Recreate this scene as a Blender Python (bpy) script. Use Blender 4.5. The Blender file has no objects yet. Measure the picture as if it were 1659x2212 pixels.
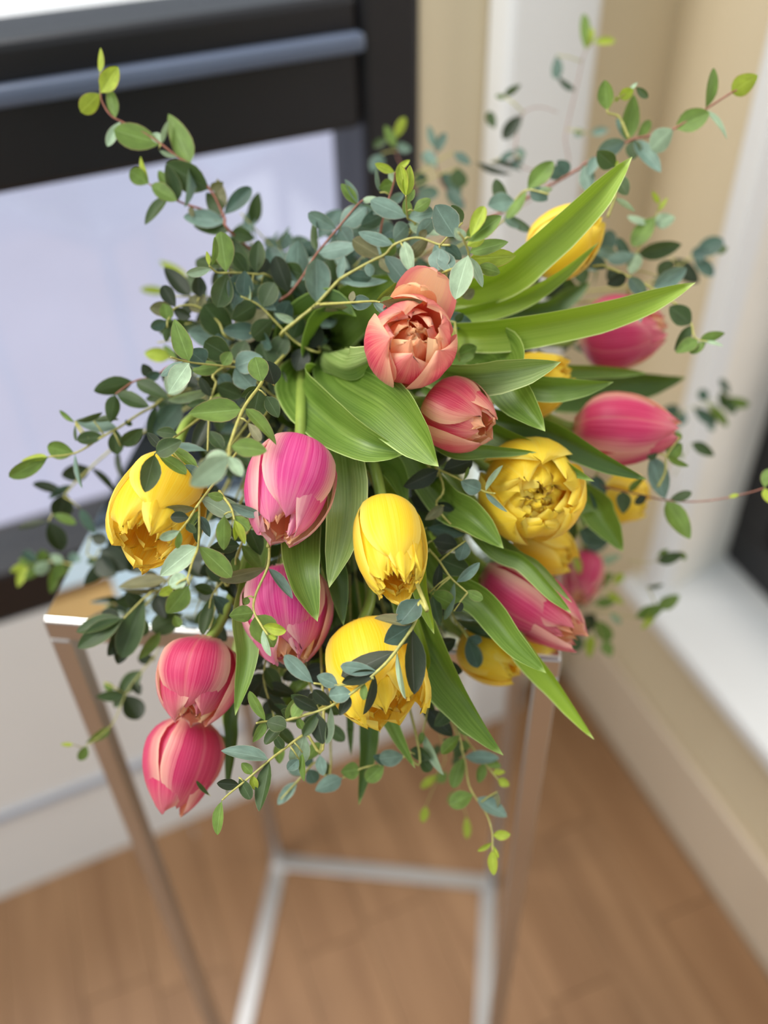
import bpy, math, random
import numpy as np
from mathutils import Vector, Matrix

# ------------------------------------------------------------------ camera
F_PX, PITCH, ROLL = 1987.0, math.radians(41.27), math.radians(-1.88)
CAM = np.array([0.0, 0.0, 1.5])
_fw = np.array([0, math.cos(PITCH), -math.sin(PITCH)])
_rt0 = np.array([1.0, 0, 0]); _up0 = np.cross(_rt0, _fw)
RT = math.cos(ROLL) * _rt0 + math.sin(ROLL) * _up0
UP = -math.sin(ROLL) * _rt0 + math.cos(ROLL) * _up0
FW = _fw
scene = bpy.context.scene
col = scene.collection
cd = bpy.data.cameras.new('camera'); cam = bpy.data.objects.new('camera', cd); col.objects.link(cam)
m = Matrix.Identity(4)
for i in range(3):
    m[i][0] = RT[i]; m[i][1] = UP[i]; m[i][2] = -FW[i]; m[i][3] = CAM[i]
cam.matrix_world = m
cd.sensor_fit = 'HORIZONTAL'; cd.sensor_width = 36.0; cd.lens = F_PX / 1659 * 36
cd.clip_start = 0.01
cd.dof.use_dof = True; cd.dof.focus_distance = 0.535; cd.dof.aperture_fstop = 2.9
scene.camera = cam

# ------------------------------------------------------------------ light
w = bpy.data.worlds.new('sky'); scene.world = w; w.use_nodes = True
bg = w.node_tree.nodes['Background']; bg.inputs[0].default_value = (0.86, 0.95, 1.0, 1); bg.inputs[1].default_value = 0.55
def area(name, loc, target, size, power, color):
    l = bpy.data.lights.new(name, 'AREA'); l.size = size; l.energy = power; l.color = color
    o = bpy.data.objects.new(name, l); col.objects.link(o); o.location = loc
    o.rotation_euler = (Vector(target) - Vector(loc)).to_track_quat('-Z', 'Y').to_euler()
    return o
sl_ = bpy.data.lights.new('daylight', 'SUN'); sl_.energy = 2.5; sl_.angle = math.radians(35); sl_.color = (1.0, .965, .9)
so_ = bpy.data.objects.new('daylight', sl_); col.objects.link(so_)
so_.rotation_euler = Vector((.45, -.25, -1)).to_track_quat('-Z', 'Y').to_euler()
area('window_daylight', (-1.3, 0.1, 2.4), (0, .45, 1.1), 1.0, 24, (1.0, 0.97, 0.93))
area('side_daylight', (1.9, 0.6, 2.0), (0, .5, 1.1), 0.9, 10, (1.0, 0.96, 0.88))
vs = scene.view_settings
vs.view_transform = 'Standard'; vs.look = 'None'; vs.exposure = 0.5; vs.gamma = 1.0
vs.use_curve_mapping = False

# ------------------------------------------------------------------ helpers
def at(px, py, d):
    """3D point seen at photo pixel (px, py) at depth d metres along the view axis"""
    return CAM + d * (FW + RT * (px - 829.5) / F_PX - UP * (py - 1106) / F_PX)
def on_plane(px, py, p0, n):
    r = at(px, py, 1.0) - CAM
    return CAM + r * (np.dot(np.asarray(p0) - CAM, n) / np.dot(r, n))
def unit(v):
    v = np.asarray(v, float); return v / (np.linalg.norm(v) + 1e-12)
def lin(r, g, b):
    f = lambda c: (c / 255 / 12.92) if c / 255 <= .04045 else ((c / 255 + .055) / 1.055) ** 2.4
    return (f(r), f(g), f(b), 1)
def tag(o, label=None, cat=None, group=None, kind=None):
    if label: o['label'] = label
    if cat: o['category'] = cat
    if group: o['group'] = group
    if kind: o['kind'] = kind
    return o
def mesh_obj(name, verts, faces, mat, parent=None, uvs=None, smooth=True):
    me = bpy.data.meshes.new(name)
    me.from_pydata([tuple(v) for v in verts], [], faces)
    if uvs is not None:
        lay = me.uv_layers.new(name='UVMap')
        li = np.empty(len(me.loops), dtype=np.int32); me.loops.foreach_get('vertex_index', li)
        lay.data.foreach_set('uv', np.asarray(uvs, dtype=np.float32)[li].ravel())
    if smooth: me.polygons.foreach_set('use_smooth', [True] * len(me.polygons))
    if mat: me.materials.append(mat)
    o = bpy.data.objects.new(name, me); col.objects.link(o)
    if parent: o.parent = parent
    return o
def empty(name, loc):
    o = bpy.data.objects.new(name, None); col.objects.link(o); o.location = tuple(loc)
    o.empty_display_size = .02
    return o
def catmull(P, n):
    P = np.asarray(P, float)
    if len(P) == 2: return P[0] + (P[1] - P[0]) * np.linspace(0, 1, n)[:, None]
    Q = np.vstack([2 * P[0] - P[1], P, 2 * P[-1] - P[-2]])
    t = np.linspace(0, len(P) - 1 - 1e-9, n); out = []
    for s in t:
        i = int(s); f = s - i; a, b, c, d = Q[i:i + 4]
        out.append(.5 * ((2 * b) + (c - a) * f + (2 * a - 5 * b + 4 * c - d) * f * f + (3 * b - a - 3 * c + d) * f ** 3))
    return np.array(out)
def tube(path, r0, r1, sides=8, wob=0):
    path = np.asarray(path); n = len(path); V = []; Fc = []; U = []
    T = np.gradient(path, axis=0); up = np.array([.3, .5, .8])
    for i in range(n):
        t = unit(T[i]); a = unit(np.cross(t, up)); b = np.cross(t, a)
        r = r0 + (r1 - r0) * i / (n - 1)
        if wob: r *= 1 + wob * math.sin(i * 1.7)
        for k in range(sides):
            th = 2 * math.pi * k / sides
            V.append(path[i] + r * (math.cos(th) * a + math.sin(th) * b)); U.append((k / sides, i / n))
    for i in range(n - 1):
        for k in range(sides):
            k2 = (k + 1) % sides
            Fc.append((i * sides + k, i * sides + k2, (i + 1) * sides + k2, (i + 1) * sides + k))
    Fc.append(tuple(range(sides))[::-1]); Fc.append(tuple((n - 1) * sides + k for k in range(sides)))
    return V, Fc, U
def box(name, origin, ax, ay, az, mat, parent=None, bevel=0.0):
    """box from a corner and three edge vectors"""
    o, ax, ay, az = [np.asarray(q, float) for q in (origin, ax, ay, az)]
    if np.dot(np.cross(ax, ay), az) < 0: o = o + az; az = -az
    V = [o, o + ax, o + ax + ay, o + ay]; V += [v + az for v in V]
    Fc = [(0, 3, 2, 1), (4, 5, 6, 7), (0, 1, 5, 4), (1, 2, 6, 5), (2, 3, 7, 6), (3, 0, 4, 7)]
    ob = mesh_obj(name, V, Fc, mat, parent, smooth=False)
    if bevel:
        b = ob.modifiers.new('bevel', 'BEVEL'); b.width = bevel; b.segments = 2
    return ob

# ------------------------------------------------------------------ materials
def new_mat(name):
    m = bpy.data.materials.new(name); m.use_nodes = True
    return m, m.node_tree, m.node_tree.nodes, m.node_tree.links, m.node_tree.nodes['Principled BSDF']
def plain(name, c, rough=.6, metal=0., noise=.06, scale=8, bump=0.):
    m, nt, N, L, p = new_mat(name)
    p.inputs['Roughness'].default_value = rough; p.inputs['Metallic'].default_value = metal
    t = N.new('ShaderNodeTexNoise'); t.inputs['Scale'].default_value = scale; t.inputs['Detail'].default_value = 4
    tc = N.new('ShaderNodeTexCoord'); L.new(tc.outputs['Object'], t.inputs['Vector'])
    r = N.new('ShaderNodeValToRGB')
    r.color_ramp.elements[0].position = .3; r.color_ramp.elements[1].position = .7
    r.color_ramp.elements[0].color = tuple(x * (1 - noise) for x in c[:3]) + (1,)
    r.color_ramp.elements[1].color = tuple(min(1, x * (1 + noise)) for x in c[:3]) + (1,)
    L.new(t.outputs['Fac'], r.inputs['Fac']); L.new(r.outputs['Color'], p.inputs['Base Color'])
    if bump:
        b = N.new('ShaderNodeBump'); b.inputs['Strength'].default_value = bump; b.inputs['Distance'].default_value = .002
        L.new(t.outputs['Fac'], b.inputs['Height']); L.new(b.outputs['Normal'], p.inputs['Normal'])
    return m
def math_n(N, L, op, a, b=None, c=None):
    n = N.new('ShaderNodeMath'); n.operation = op
    for i, q in enumerate((a, b, c)):
        if q is None: continue
        if isinstance(q, (int, float)): n.inputs[i].default_value = q
        else: L.new(q, n.inputs[i])
    return n.outputs[0]
def mix_n(N, L, fac, a, b, mode='MIX'):
    n = N.new('ShaderNodeMix'); n.data_type = 'RGBA'; n.blend_type = mode
    for s, q in ((n.inputs[0], fac), (n.inputs[6], a), (n.inputs[7], b)):
        if isinstance(q, (int, float, tuple)): s.default_value = q
        else: L.new(q, s)
    return n.outputs[2]
def translucent(m, N, L, p, colr, fac):
    tr = N.new('ShaderNodeBsdfTranslucent'); mx = N.new('ShaderNodeMixShader'); mx.inputs[0].default_value = fac
    if isinstance(colr, tuple): tr.inputs[0].default_value = colr
    else: L.new(colr, tr.inputs[0])
    out = N['Material Output']
    L.new(p.outputs[0], mx.inputs[1]); L.new(tr.outputs[0], mx.inputs[2]); L.new(mx.outputs[0], out.inputs[0])
def uvxy(N, L):
    u = N.new('ShaderNodeUVMap'); u.uv_map = 'UVMap'
    s = N.new('ShaderNodeSeparateXYZ'); L.new(u.outputs[0], s.inputs[0])
    return u.outputs[0], s.outputs[0], s.outputs[1]
def streaks(N, L, uv, sx, sy, detail=4):
    mp = N.new('ShaderNodeMapping'); mp.inputs['Scale'].default_value = (sx, sy, 1)
    oi = N.new('ShaderNodeObjectInfo'); cb = N.new('ShaderNodeCombineXYZ')
    L.new(math_n(N, L, 'MULTIPLY', oi.outputs['Random'], 37.), cb.inputs[0]); L.new(cb.outputs[0], mp.inputs['Location'])
    L.new(uv, mp.inputs['Vector'])
    t = N.new('ShaderNodeTexNoise'); t.inputs['Scale'].default_value = 1; t.inputs['Detail'].default_value = detail
    L.new(mp.outputs[0], t.inputs['Vector']); return t.outputs['Fac']
def ramp(N, L, fac, *stops):
    r = N.new('ShaderNodeValToRGB'); e = r.color_ramp.elements
    while len(e) < len(stops): e.new(.5)
    for k, (pos, c) in enumerate(stops): e[k].position = pos; e[k].color = c
    L.new(fac, r.inputs['Fac']); return r.outputs['Color']
W1, B1 = (1, 1, 1, 1), (0, 0, 0, 1)
def petal_mat(name, core, mid, edge, base, inner, edge_w=.5, tip_amt=.4):
    m, nt, N, L, p = new_mat(name)
    uv, x, y = uvxy(N, L)
    s = streaks(N, L, uv, 60, 1.0); s2 = streaks(N, L, uv, 3, 1.4, 2)
    ax = math_n(N, L, 'ABSOLUTE', math_n(N, L, 'MULTIPLY_ADD', x, 2., -1.))
    e = math_n(N, L, 'ADD', ax, math_n(N, L, 'MULTIPLY_ADD', s, .30, -.15))
    e = math_n(N, L, 'ADD', e, math_n(N, L, 'MULTIPLY_ADD', s2, .4, -.2))
    ef = ramp(N, L, e, (edge_w, B1), (min(.99, edge_w + .42), W1))
    c = mix_n(N, L, ramp(N, L, s, (.35, B1), (.68, W1)), core, mid)
    c = mix_n(N, L, ef, c, edge)
    yt = math_n(N, L, 'ADD', y, math_n(N, L, 'MULTIPLY_ADD', s, .3, -.15))
    c = mix_n(N, L, math_n(N, L, 'MULTIPLY', ramp(N, L, yt, (.72, B1), (1., W1)), tip_amt), c, edge)
    c = mix_n(N, L, ramp(N, L, yt, (.0, W1), (.16, B1)), c, base)
    # pale midrib streak
    mid_f = ramp(N, L, math_n(N, L, 'ADD', ax, math_n(N, L, 'MULTIPLY_ADD', s, .1, -.05)), (.0, W1), (.07, B1))
    c = mix_n(N, L, math_n(N, L, 'MULTIPLY', mid_f, .2), c, edge)
    g = N.new('ShaderNodeNewGeometry')
    ic = mix_n(N, L, ramp(N, L, s, (.3, B1), (.7, W1)), inner, edge)
    ic = mix_n(N, L, math_n(N, L, 'MULTIPLY', ef, .75), ic, mid)
    c = mix_n(N, L, g.outputs['Backfacing'], c, ic)
    L.new(c, p.inputs['Base Color']); p.inputs['Roughness'].default_value = .42
    p.inputs['Specular IOR Level'].default_value = .35
    p.inputs['Sheen Weight'].default_value = .12
    b = N.new('ShaderNodeBump'); b.inputs['Strength'].default_value = .25; b.inputs['Distance'].default_value = .0006
    L.new(s, b.inputs['Height']); L.new(b.outputs[0], p.inputs['Normal'])
    translucent(m, N, L, p, c, .46)
    return m
PM = {
 'magenta': petal_mat('petal_magenta', lin(222, 62, 150), lin(240, 116, 182), lin(253, 212, 204), lin(250, 225, 200), lin(250, 176, 150), .52, .35),
 'coral': petal_mat('petal_coral', lin(220, 72, 104), lin(238, 116, 132), lin(254, 204, 170), lin(250, 215, 160), lin(255, 204, 160), .42, .5),
 'crimson': petal_mat('petal_crimson', lin(206, 52, 106), lin(226, 96, 138), lin(250, 200, 180), lin(240, 205, 170), lin(246, 178, 130), .55, .35),
 'peach': petal_mat('petal_peach', lin(250, 164, 136), lin(253, 196, 152), lin(255, 222, 172), lin(252, 224, 166), lin(255, 208, 156), .4, .3),
 'yellow': petal_mat('petal_yellow', lin(252, 224, 44), lin(254, 234, 78), lin(255, 240, 120), lin(222, 222, 84), lin(252, 206, 30), .6, .2),
 'golden': petal_mat('petal_golden', lin(253, 220, 40), lin(254, 232, 72), lin(255, 240, 120), lin(236, 214, 60), lin(254, 206, 34), .6, .2),
}
def tulip_leaf_mat(name, c1, c2, edge):
    m, nt, N, L, p = new_mat(name)
    uv, x, y = uvxy(N, L)
    s = streaks(N, L, uv, 55, 1.6, 6); s2 = streaks(N, L, uv, 4, 4, 3)
    c = mix_n(N, L, ramp(N, L, s, (.35, B1), (.65, W1)), c1, c2)
    c = mix_n(N, L, math_n(N, L, 'MULTIPLY', ramp(N, L, s2, (.4, B1), (.75, W1)), .5), c, c1)
    ax = math_n(N, L, 'ABSOLUTE', math_n(N, L, 'MULTIPLY_ADD', x, 2., -1.))
    c = mix_n(N, L, ramp(N, L, ax, (.93, B1), (.985, W1)), c, edge)
    c = mix_n(N, L, ramp(N, L, y, (.95, B1), (1., W1)), c, edge)
    L.new(c, p.inputs['Base Color']); p.inputs['Roughness'].default_value = .38
    b = N.new('ShaderNodeBump'); b.inputs['Strength'].default_value = .35; b.inputs['Distance'].default_value = .0006
    L.new(s, b.inputs['Height']); L.new(b.outputs[0], p.inputs['Normal'])
    translucent(m, N, L, p, mix_n(N, L, .5, c, lin(150, 190, 20)), .22)
    return m
TL = {
 'm': tulip_leaf_mat('tulip_leaf_green', lin(82, 116, 36), lin(134, 164, 74), lin(190, 212, 130)),
 'l': tulip_leaf_mat('tulip_leaf_light', lin(132, 164, 40), lin(160, 186, 66), lin(216, 230, 150)),
 'd': tulip_leaf_mat('tulip_leaf_deep', lin(50, 80, 34), lin(78, 108, 50), lin(140, 170, 90)),
 'p': tulip_leaf_mat('tulip_leaf_pale', lin(110, 136, 66), lin(160, 182, 112), lin(206, 220, 150)),
}
def euc_mat(name, c, rim, rough=.5, tr=.15):
    m, nt, N, L, p = new_mat(name)
    uv, x, y = uvxy(N, L)
    oi = N.new('ShaderNodeObjectInfo')
    s = streaks(N, L, uv, 3, 3, 5); s2 = streaks(N, L, uv, 60, 60, 2)
    dk = tuple(q * .72 for q in c[:3]) + (1,); lt = tuple(min(1, q * 1.28) for q in c[:3]) + (1,)
    k = mix_n(N, L, ramp(N, L, s, (.3, B1), (.7, W1)), dk, lt)
    k = mix_n(N, L, math_n(N, L, 'MULTIPLY', ramp(N, L, s2, (.45, B1), (.62, W1)), .18), k, lt)
    k = mix_n(N, L, math_n(N, L, 'MULTIPLY', oi.outputs['Random'], .28), k, dk)
    ax = math_n(N, L, 'ABSOLUTE', math_n(N, L, 'MULTIPLY_ADD', x, 2., -1.))
    k = mix_n(N, L, ramp(N, L, ax, (.93, B1), (.99, W1)), k, rim)
    mr = tuple(min(1, q * 1.5 + .06) for q in c[:3]) + (1,)
    # pale midrib and side veins
    k = mix_n(N, L, math_n(N, L, 'MULTIPLY', ramp(N, L, ax, (.015, W1), (.06, B1)), .6), k, mr)
    vein = math_n(N, L, 'FRACT', math_n(N, L, 'MULTIPLY', math_n(N, L, 'MULTIPLY_ADD', ax, -.35, y), 8.))
    vein = math_n(N, L, 'ABSOLUTE', math_n(N, L, 'MULTIPLY_ADD', vein, 2., -1.))
    k = mix_n(N, L, math_n(N, L, 'MULTIPLY', ramp(N, L, vein, (.0, W1), (.1, B1)), .14), k, mr)
    L.new(k, p.inputs['Base Color']); p.inputs['Roughness'].default_value = rough
    p.inputs['Specular IOR Level'].default_value = .4
    b = N.new('ShaderNodeBump'); b.inputs['Strength'].default_value = .3; b.inputs['Distance'].default_value = .0005
    L.new(s2, b.inputs['Height']); L.new(b.outputs[0], p.inputs['Normal'])
    translucent(m, N, L, p, mix_n(N, L, .5, k, lin(150, 185, 30)), tr)
    return m
EM = {
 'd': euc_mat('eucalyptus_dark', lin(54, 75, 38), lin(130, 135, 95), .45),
 'g': euc_mat('eucalyptus_green', lin(106, 134, 60), lin(155, 135, 95), .5, .22),
 'b': euc_mat('eucalyptus_blue', lin(112, 138, 126), lin(160, 160, 140), .5),
 'e': euc_mat('eucalyptus_teal', lin(66, 92, 82), lin(130, 140, 120), .45),
 'p': euc_mat('eucalyptus_pale', lin(160, 184, 152), lin(190, 185, 160), .55),
 'l': euc_mat('eucalyptus_lime', lin(172, 190, 66), lin(190, 140, 90), .45, .35),
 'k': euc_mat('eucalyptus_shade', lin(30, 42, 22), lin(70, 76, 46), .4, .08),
 'n': euc_mat('eucalyptus_olive', lin(122, 120, 86), lin(150, 120, 95), .5),
}
stem_y = plain('stem_yellow', lin(172, 168, 92), .45, noise=.2, scale=300)
stem_r = plain('stem_red', lin(146, 92, 74), .45, noise=.2, scale=300)
stem_t = plain('tulip_stem', lin(138, 160, 72), .4, noise=.15, scale=60)
stamen_m = plain('stamen', lin(214, 176, 60), .6, noise=.2, scale=200)
chrome = plain('polished_steel', (.50, .49, .48, 1), .38, 1.0, .04)
mirror = plain('mirror_glass', (.86, .97, .98, 1), .03, 1.0, .01)
black_m = plain('black_frame', lin(20, 18, 21), .4, noise=.15, scale=3)
white_m = plain('white_paint', lin(232, 232, 230), .5, noise=.02, scale=3)
beige_m = plain('beige_wall', lin(216, 200, 168), .8, noise=.03, scale=2)
base_m = plain('baseboard_paint', lin(210, 192, 168), .55, noise=.03, scale=2)
pave_m = plain('outdoor_paving', lin(160, 161, 180), .9, noise=.05, scale=1.3)
road_m = plain('outdoor_kerb', lin(242, 240, 236), .9, noise=.03, scale=2)
vase_m = plain('vase_glaze', lin(96, 112, 116), .2, noise=.1, scale=20)
panel_m = plain('reflection_panel_tan', lin(222, 170, 104), .5, noise=.12, scale=12)  # colour of the unseen piece added for the mirror's warm patch
def glass_mat():
    m, nt, N, L, p = new_mat('window_glass')
    tr = N.new('ShaderNodeBsdfTransparent'); tr.inputs[0].default_value = (.96, .97, 1, 1)
    gl = N.new('ShaderNodeBsdfGlossy'); gl.inputs['Roughness'].default_value = .02
    mx = N.new('ShaderNodeMixShader'); mx.inputs[0].default_value = .06
    L.new(tr.outputs[0], mx.inputs[1]); L.new(gl.outputs[0], mx.inputs[2]); L.new(mx.outputs[0], N['Material Output'].inputs[0])
    return m
glass_m = glass_mat()
def wood_mat():
    m, nt, N, L, p = new_mat('oak_plank')
    tc = N.new('ShaderNodeTexCoord'); oi = N.new('ShaderNodeObjectInfo')
    mp = N.new('ShaderNodeMapping'); mp.inputs['Scale'].default_value = (30, 2.2, 1)
    cb = N.new('ShaderNodeCombineXYZ'); L.new(math_n(N, L, 'MULTIPLY', oi.outputs['Random'], 50.), cb.inputs[1])
    L.new(tc.outputs['Object'], mp.inputs['Vector']); L.new(cb.outputs[0], mp.inputs['Location'])
    t = N.new('ShaderNodeTexNoise'); t.inputs['Scale'].default_value = 1; t.inputs['Detail'].default_value = 6
    t.inputs['Distortion'].default_value = .6; L.new(mp.outputs[0], t.inputs['Vector'])
    c = ramp(N, L, t.outputs['Fac'], (.25, lin(128, 92, 60)), (.75, lin(158, 120, 84)))
    c = mix_n(N, L, math_n(N, L, 'MULTIPLY', oi.outputs['Random'], .3), c, lin(138, 98, 62))
    L.new(c, p.inputs['Base Color']); p.inputs['Roughness'].default_value = .5
    return m
wood_m = wood_mat()

# ------------------------------------------------------------------ room
Z = np.array([0, 0, 1.0])
zfloor = lambda x, y: on_plane(x, y, (0, 0, 0), Z)
A0, A1 = zfloor(0, 1955), zfloor(600, 1708)          # foot of the window wall
B0, B1_ = zfloor(1280, 1530), zfloor(1659, 2080)     # foot of the right wall
ua = unit(A1 - A0); ub = unit(B1_ - B0)
M2 = np.array([[ua[0], -ub[0]], [ua[1], -ub[1]]]); s_, t_ = np.linalg.solve(M2, (B0 - A0)[:2])
CORNER = A0 + ua * s_
na = np.array([-ua[1], ua[0], 0]); na = na if na[1] > 0 else -na      # outward normal, window wall
nb = np.array([-ub[1], ub[0], 0]); nb = nb if nb[0] > 0 else -nb      # outward normal, right wall
def wa(px, py, off=0.):     # (run along the wall from the corner, height)
    q = on_plane(px, py, CORNER + na * off, na); return float(np.dot(q - CORNER, ua)), float(q[2])
def wb(px, py, off=0.):
    q = on_plane(px, py, CORNER + nb * off, nb); return float(np.dot(q - CORNER, ub)), float(q[2])
def wall_box(name, u, n, r0, r1, z0, z1, o0, o1, mat, parent=None, bevel=0):
    return box(name, CORNER + u * r0 + n * o0 + Z * z0, u * (r1 - r0), n * (o1 - o0), Z * (z1 - z0), mat, parent, bevel)
rail_lo = (wa(0, 418)[1] + wa(770, 287)[1]) / 2; rail_hi = (wa(0, 95)[1] + wa(640, 0)[1]) / 2
sill_hi = wa(0, 1240)[1]; sill_lo = wa(0, 1350)[1]
st_l = wa(785, 300)[0]; st_r = wa(905, 150)[0]; tr_l = wa(1043, 200)[0]; tr_r = wa(1228, 200)[0]
LEFT = -4.0
# floor: bed with planks running parallel to the right wall
fl = mesh_obj('floor', [tuple(q_ - Z * .02) for q_ in (CORNER - ua * 4 - na * 4, CORNER - na * 4 + ua * 1.2, CORNER + ua * .3 + nb * .2, CORNER - ua * 4)], [(0, 1, 2, 3)], plain('floor_bed', lin(90, 62, 40), .8), smooth=False)
tag(fl, kind='structure')
rnd = random.Random(4)
PWD = .11
plank_me = {}
for i in range(19):
    off = -.02 - PWD * (i + 1); r = -.2 - rnd.random() * .8
    while r < 2.3:
        ln = rnd.choice([.9, 1.2, 1.5]); r1 = min(r + ln, 2.6)
        if r1 > -.3:
            base = CORNER + nb * off + ub * r
            # the planks lie left of the right wall; clip to the inside of the window wall
            q0 = np.dot(base - A0, na); q1 = np.dot(base + ub * (r1 - r) - A0, na)
            rr = r
            if q0 > .05:
                rr = r + (q0 - .05) / (-np.dot(ub, na) + 1e-9)
            if rr < r1 - .05:
                p = box('plank', CORNER + nb * off + ub * rr, nb * (PWD - .0012), ub * (r1 - rr - .0015), Z * .02, wood_m)
                o = CORNER + nb * off + ub * rr
                p.data.transform(Matrix.Translation(-Vector(o - Z * .02)))
                p.data.transform(Matrix.Rotation(-math.atan2(-nb[0], nb[1]) - math.pi / 2, 4, 'Z'))
                p.rotation_euler = (0, 0, math.atan2(-nb[0], nb[1]) + math.pi / 2)
                p.location = tuple(o - Z * .02)
                p.parent = fl
        r = r1
        if ln <= 0: break
# window wall
w1 = wall_box('wall_back', ua, na, st_r, .0, 0, 2.9, 0, .12, beige_m); tag(w1, kind='structure')
w0 = wall_box('wall_sill', ua, na, LEFT, st_r, 0, sill_lo, 0.0, .12, white_m); w0.name = 'wall_window'; tag(w0, kind='structure')
gy = wa(0, 1760)[1]
t2 = wall_box('trim_1', ua, na, LEFT, tr_l, gy - .012, gy + .002, -.006, 0.0, plain('groove_grey', lin(170, 176, 188), .6)); tag(t2, kind='structure')
tr = wall_box('trim_2', ua, na, tr_l, tr_r, 0, 2.9, -.05, 0.0, white_m, bevel=.008); tag(tr, kind='structure')
# black window frame
wf = wall_box('window_1', ua, na, LEFT, st_r, sill_lo, sill_hi, .0, .10, black_m, bevel=.006); tag(wf, kind='structure')
wall_box('mid_rail', ua, na, LEFT, st_l, rail_lo, rail_hi, .0, .10, black_m, wf, .008)
wall_box('rail_ledge', ua, na, LEFT, st_l, rail_lo + (rail_hi - rail_lo) * .62, rail_lo + (rail_hi - rail_lo) * .76, -.02, .0, plain('slate_ledge', lin(92, 102, 122), .3), wf, .006)
wall_box('stile', ua, na, st_l, st_r, sill_hi, 2.9, -.005, .10, black_m, wf, .008)
wall_box('glass_pane', ua, na, LEFT, st_l, sill_hi, rail_lo, .045, .051, glass_m, wf)
wall_box('glass_pane', ua, na, LEFT, st_l, rail_hi, 2.4, .045, .051, glass_m, wf)
bl = wall_box('panel', ua, na, -1.9, -.80, 1.325, 2.2, -.05, -.03, panel_m, None, .004)  # added out of view so its reflection warms the mirrored top's left corner
bl.name = 'added_reflection_panel'; tag(bl, 'added warm tan blind high on the left of the window, above the frame', 'panel')
# outside
og = mesh_obj('ground_outside', [(-14, -6, -.12), (14, -6, -.12), (14, 30, -.12), (-14, 30, -.12)], [(0, 1, 2, 3)], pave_m, smooth=False)
og.data.transform(Matrix.Identity(4))
og.name = 'trim_3'; og['kind'] = 'structure'
# keep the paving outside the room only
og.data.clear_geometry()
P = [CORNER + ua * -9 + na * .12, CORNER + ua * 5 + na * .12, CORNER + ua * 5 + na * 20, CORNER + ua * -9 + na * 20]
og.data.from_pydata([tuple(p - Z * .12) for p in P], [], [(0, 1, 2, 3)]); og.data.materials.append(pave_m) if not og.data.materials else None
# distance at which the bright band begins above the rail
kb = on_plane(300, 60, (0, 0, -.12), Z); ko = float(np.dot(kb - CORNER, na))
kerb = box('kerb', CORNER + ua * -9 + na * (ko - .6) - Z * .12, ua * 14, na * 12, Z * .04, road_m); kerb.name = 'trim_4'; tag(kerb, kind='structure')
# right wall
WBH = wb(1400, 1262)[1]; gz = wb(1480, 1615)[1]; jr = wb(1640, 250)[0]; jr2 = wb(1395, 1250)[0]
JR = (jr + jr2) / 2
rw = wall_box('wall_right', ub, nb, 0, 2.6, 0, WBH - .03, 0, .3, beige_m); tag(rw, kind='structure')
rw2 = wall_box('wall_right_pier', ub, nb, 0, JR, WBH - .03, 2.9, 0, .14, beige_m, rw); rw2.name = 'pier'
bb = wall_box('baseboard_right', ub, nb, 0, 2.6, 0, gz, -.016, 0, base_m, bevel=.006); tag(bb, kind='structure')
sl = wall_box('trim_5', ub, nb, JR - .03, 2.6, WBH - .03, WBH, -.03, .3, white_m, bevel=.006); tag(sl, kind='structure')
jm = wall_box('trim_6', ub, nb, JR, JR + .035, WBH, 2.9, -.012, .02, white_m, bevel=.004); tag(jm, kind='structure')
qb = on_plane(1562, 1200, (0, 0, WBH), Z); rq, oq = float(np.dot(qb - CORNER, ub)), float(np.dot(qb - CORNER, nb))
c0, c1 = CORNER + ub * (JR + .03) + nb * .02, CORNER + ub * rq + nb * (oq + .01)
rv = box('wall_reveal', c0 + Z * WBH, c1 - c0, unit(np.array([-(c1 - c0)[1], (c1 - c0)[0], 0])) * .03, Z * (2.9 - WBH), plain('reveal_paint', lin(240, 234, 222), .7)); tag(rv, kind='structure')
w2 = wall_box('window_2', ub, nb, rq, 2.6, WBH, WBH + .09, oq, oq + .06, black_m, bevel=.006); tag(w2, kind='structure')
wall_box('stile', ub, nb, rq, rq + .07, WBH + .09, 2.9, oq, oq + .06, black_m, w2)
wall_box('glass_pane', ub, nb, rq + .07, 2.6, WBH + .09, 2.9, oq + .03, oq + .036, glass_m, w2)
ow = wall_box('trim_7', ub, nb, -1, 5, -.1, 3.2, 1.6, 1.7, plain('facade_opposite', lin(206, 176, 140), .8), None); tag(ow, kind='structure')

# ------------------------------------------------------------------ stand
rot = math.radians(-8.1); E_ = np.array([math.cos(rot), math.sin(rot), 0]); G_ = np.array([-math.sin(rot), math.cos(rot), 0])
TF = np.array([-.2565, .4653, 0]); TWD, TDP, TH = .381, .342, .9965
st = empty('display_stand', TF + E_ * TWD / 2 + G_ * TDP / 2)
tag(st, 'tall polished metal display stand with square tube legs and mirrored top on the wooden floor', 'stand')
O = TF + E_ * TWD / 2 + G_ * TDP / 2
def sbox(name, a0, a1, g0, g1, z0, z1, mat, bev=.002):
    return box(name, TF + E_ * a0 + G_ * g0 + Z * z0 - O, E_ * (a1 - a0), G_ * (g1 - g0), Z * (z1 - z0), mat, st, bev)
LW = .0165
for a in (0, TWD - LW):
    for g in (0, TDP - LW): sbox('leg', a, a + LW, g, g + LW, .026, TH - .022, chrome)
for g in (0, TDP - .026): sbox('foot_rail', 0, TWD, g, g + .026, 0, .026, chrome)
for a in (0, TWD - .026): sbox('foot_rail', a, a + .026, .026, TDP - .026, 0, .026, chrome)
for g in (0, TDP - LW): sbox('top_rail', 0, TWD, g, g + LW, TH - .022, TH - .001, chrome)
for a in (0, TWD - LW): sbox('top_rail', a, a + LW, LW, TDP - LW, TH - .022, TH - .001, chrome)
mt = sbox('mirror_top', .002, TWD - .002, .002, TDP - .002, TH - .001, TH + .0012, mirror, .0003); mt['label'] = 'mirrored glass top'

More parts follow.
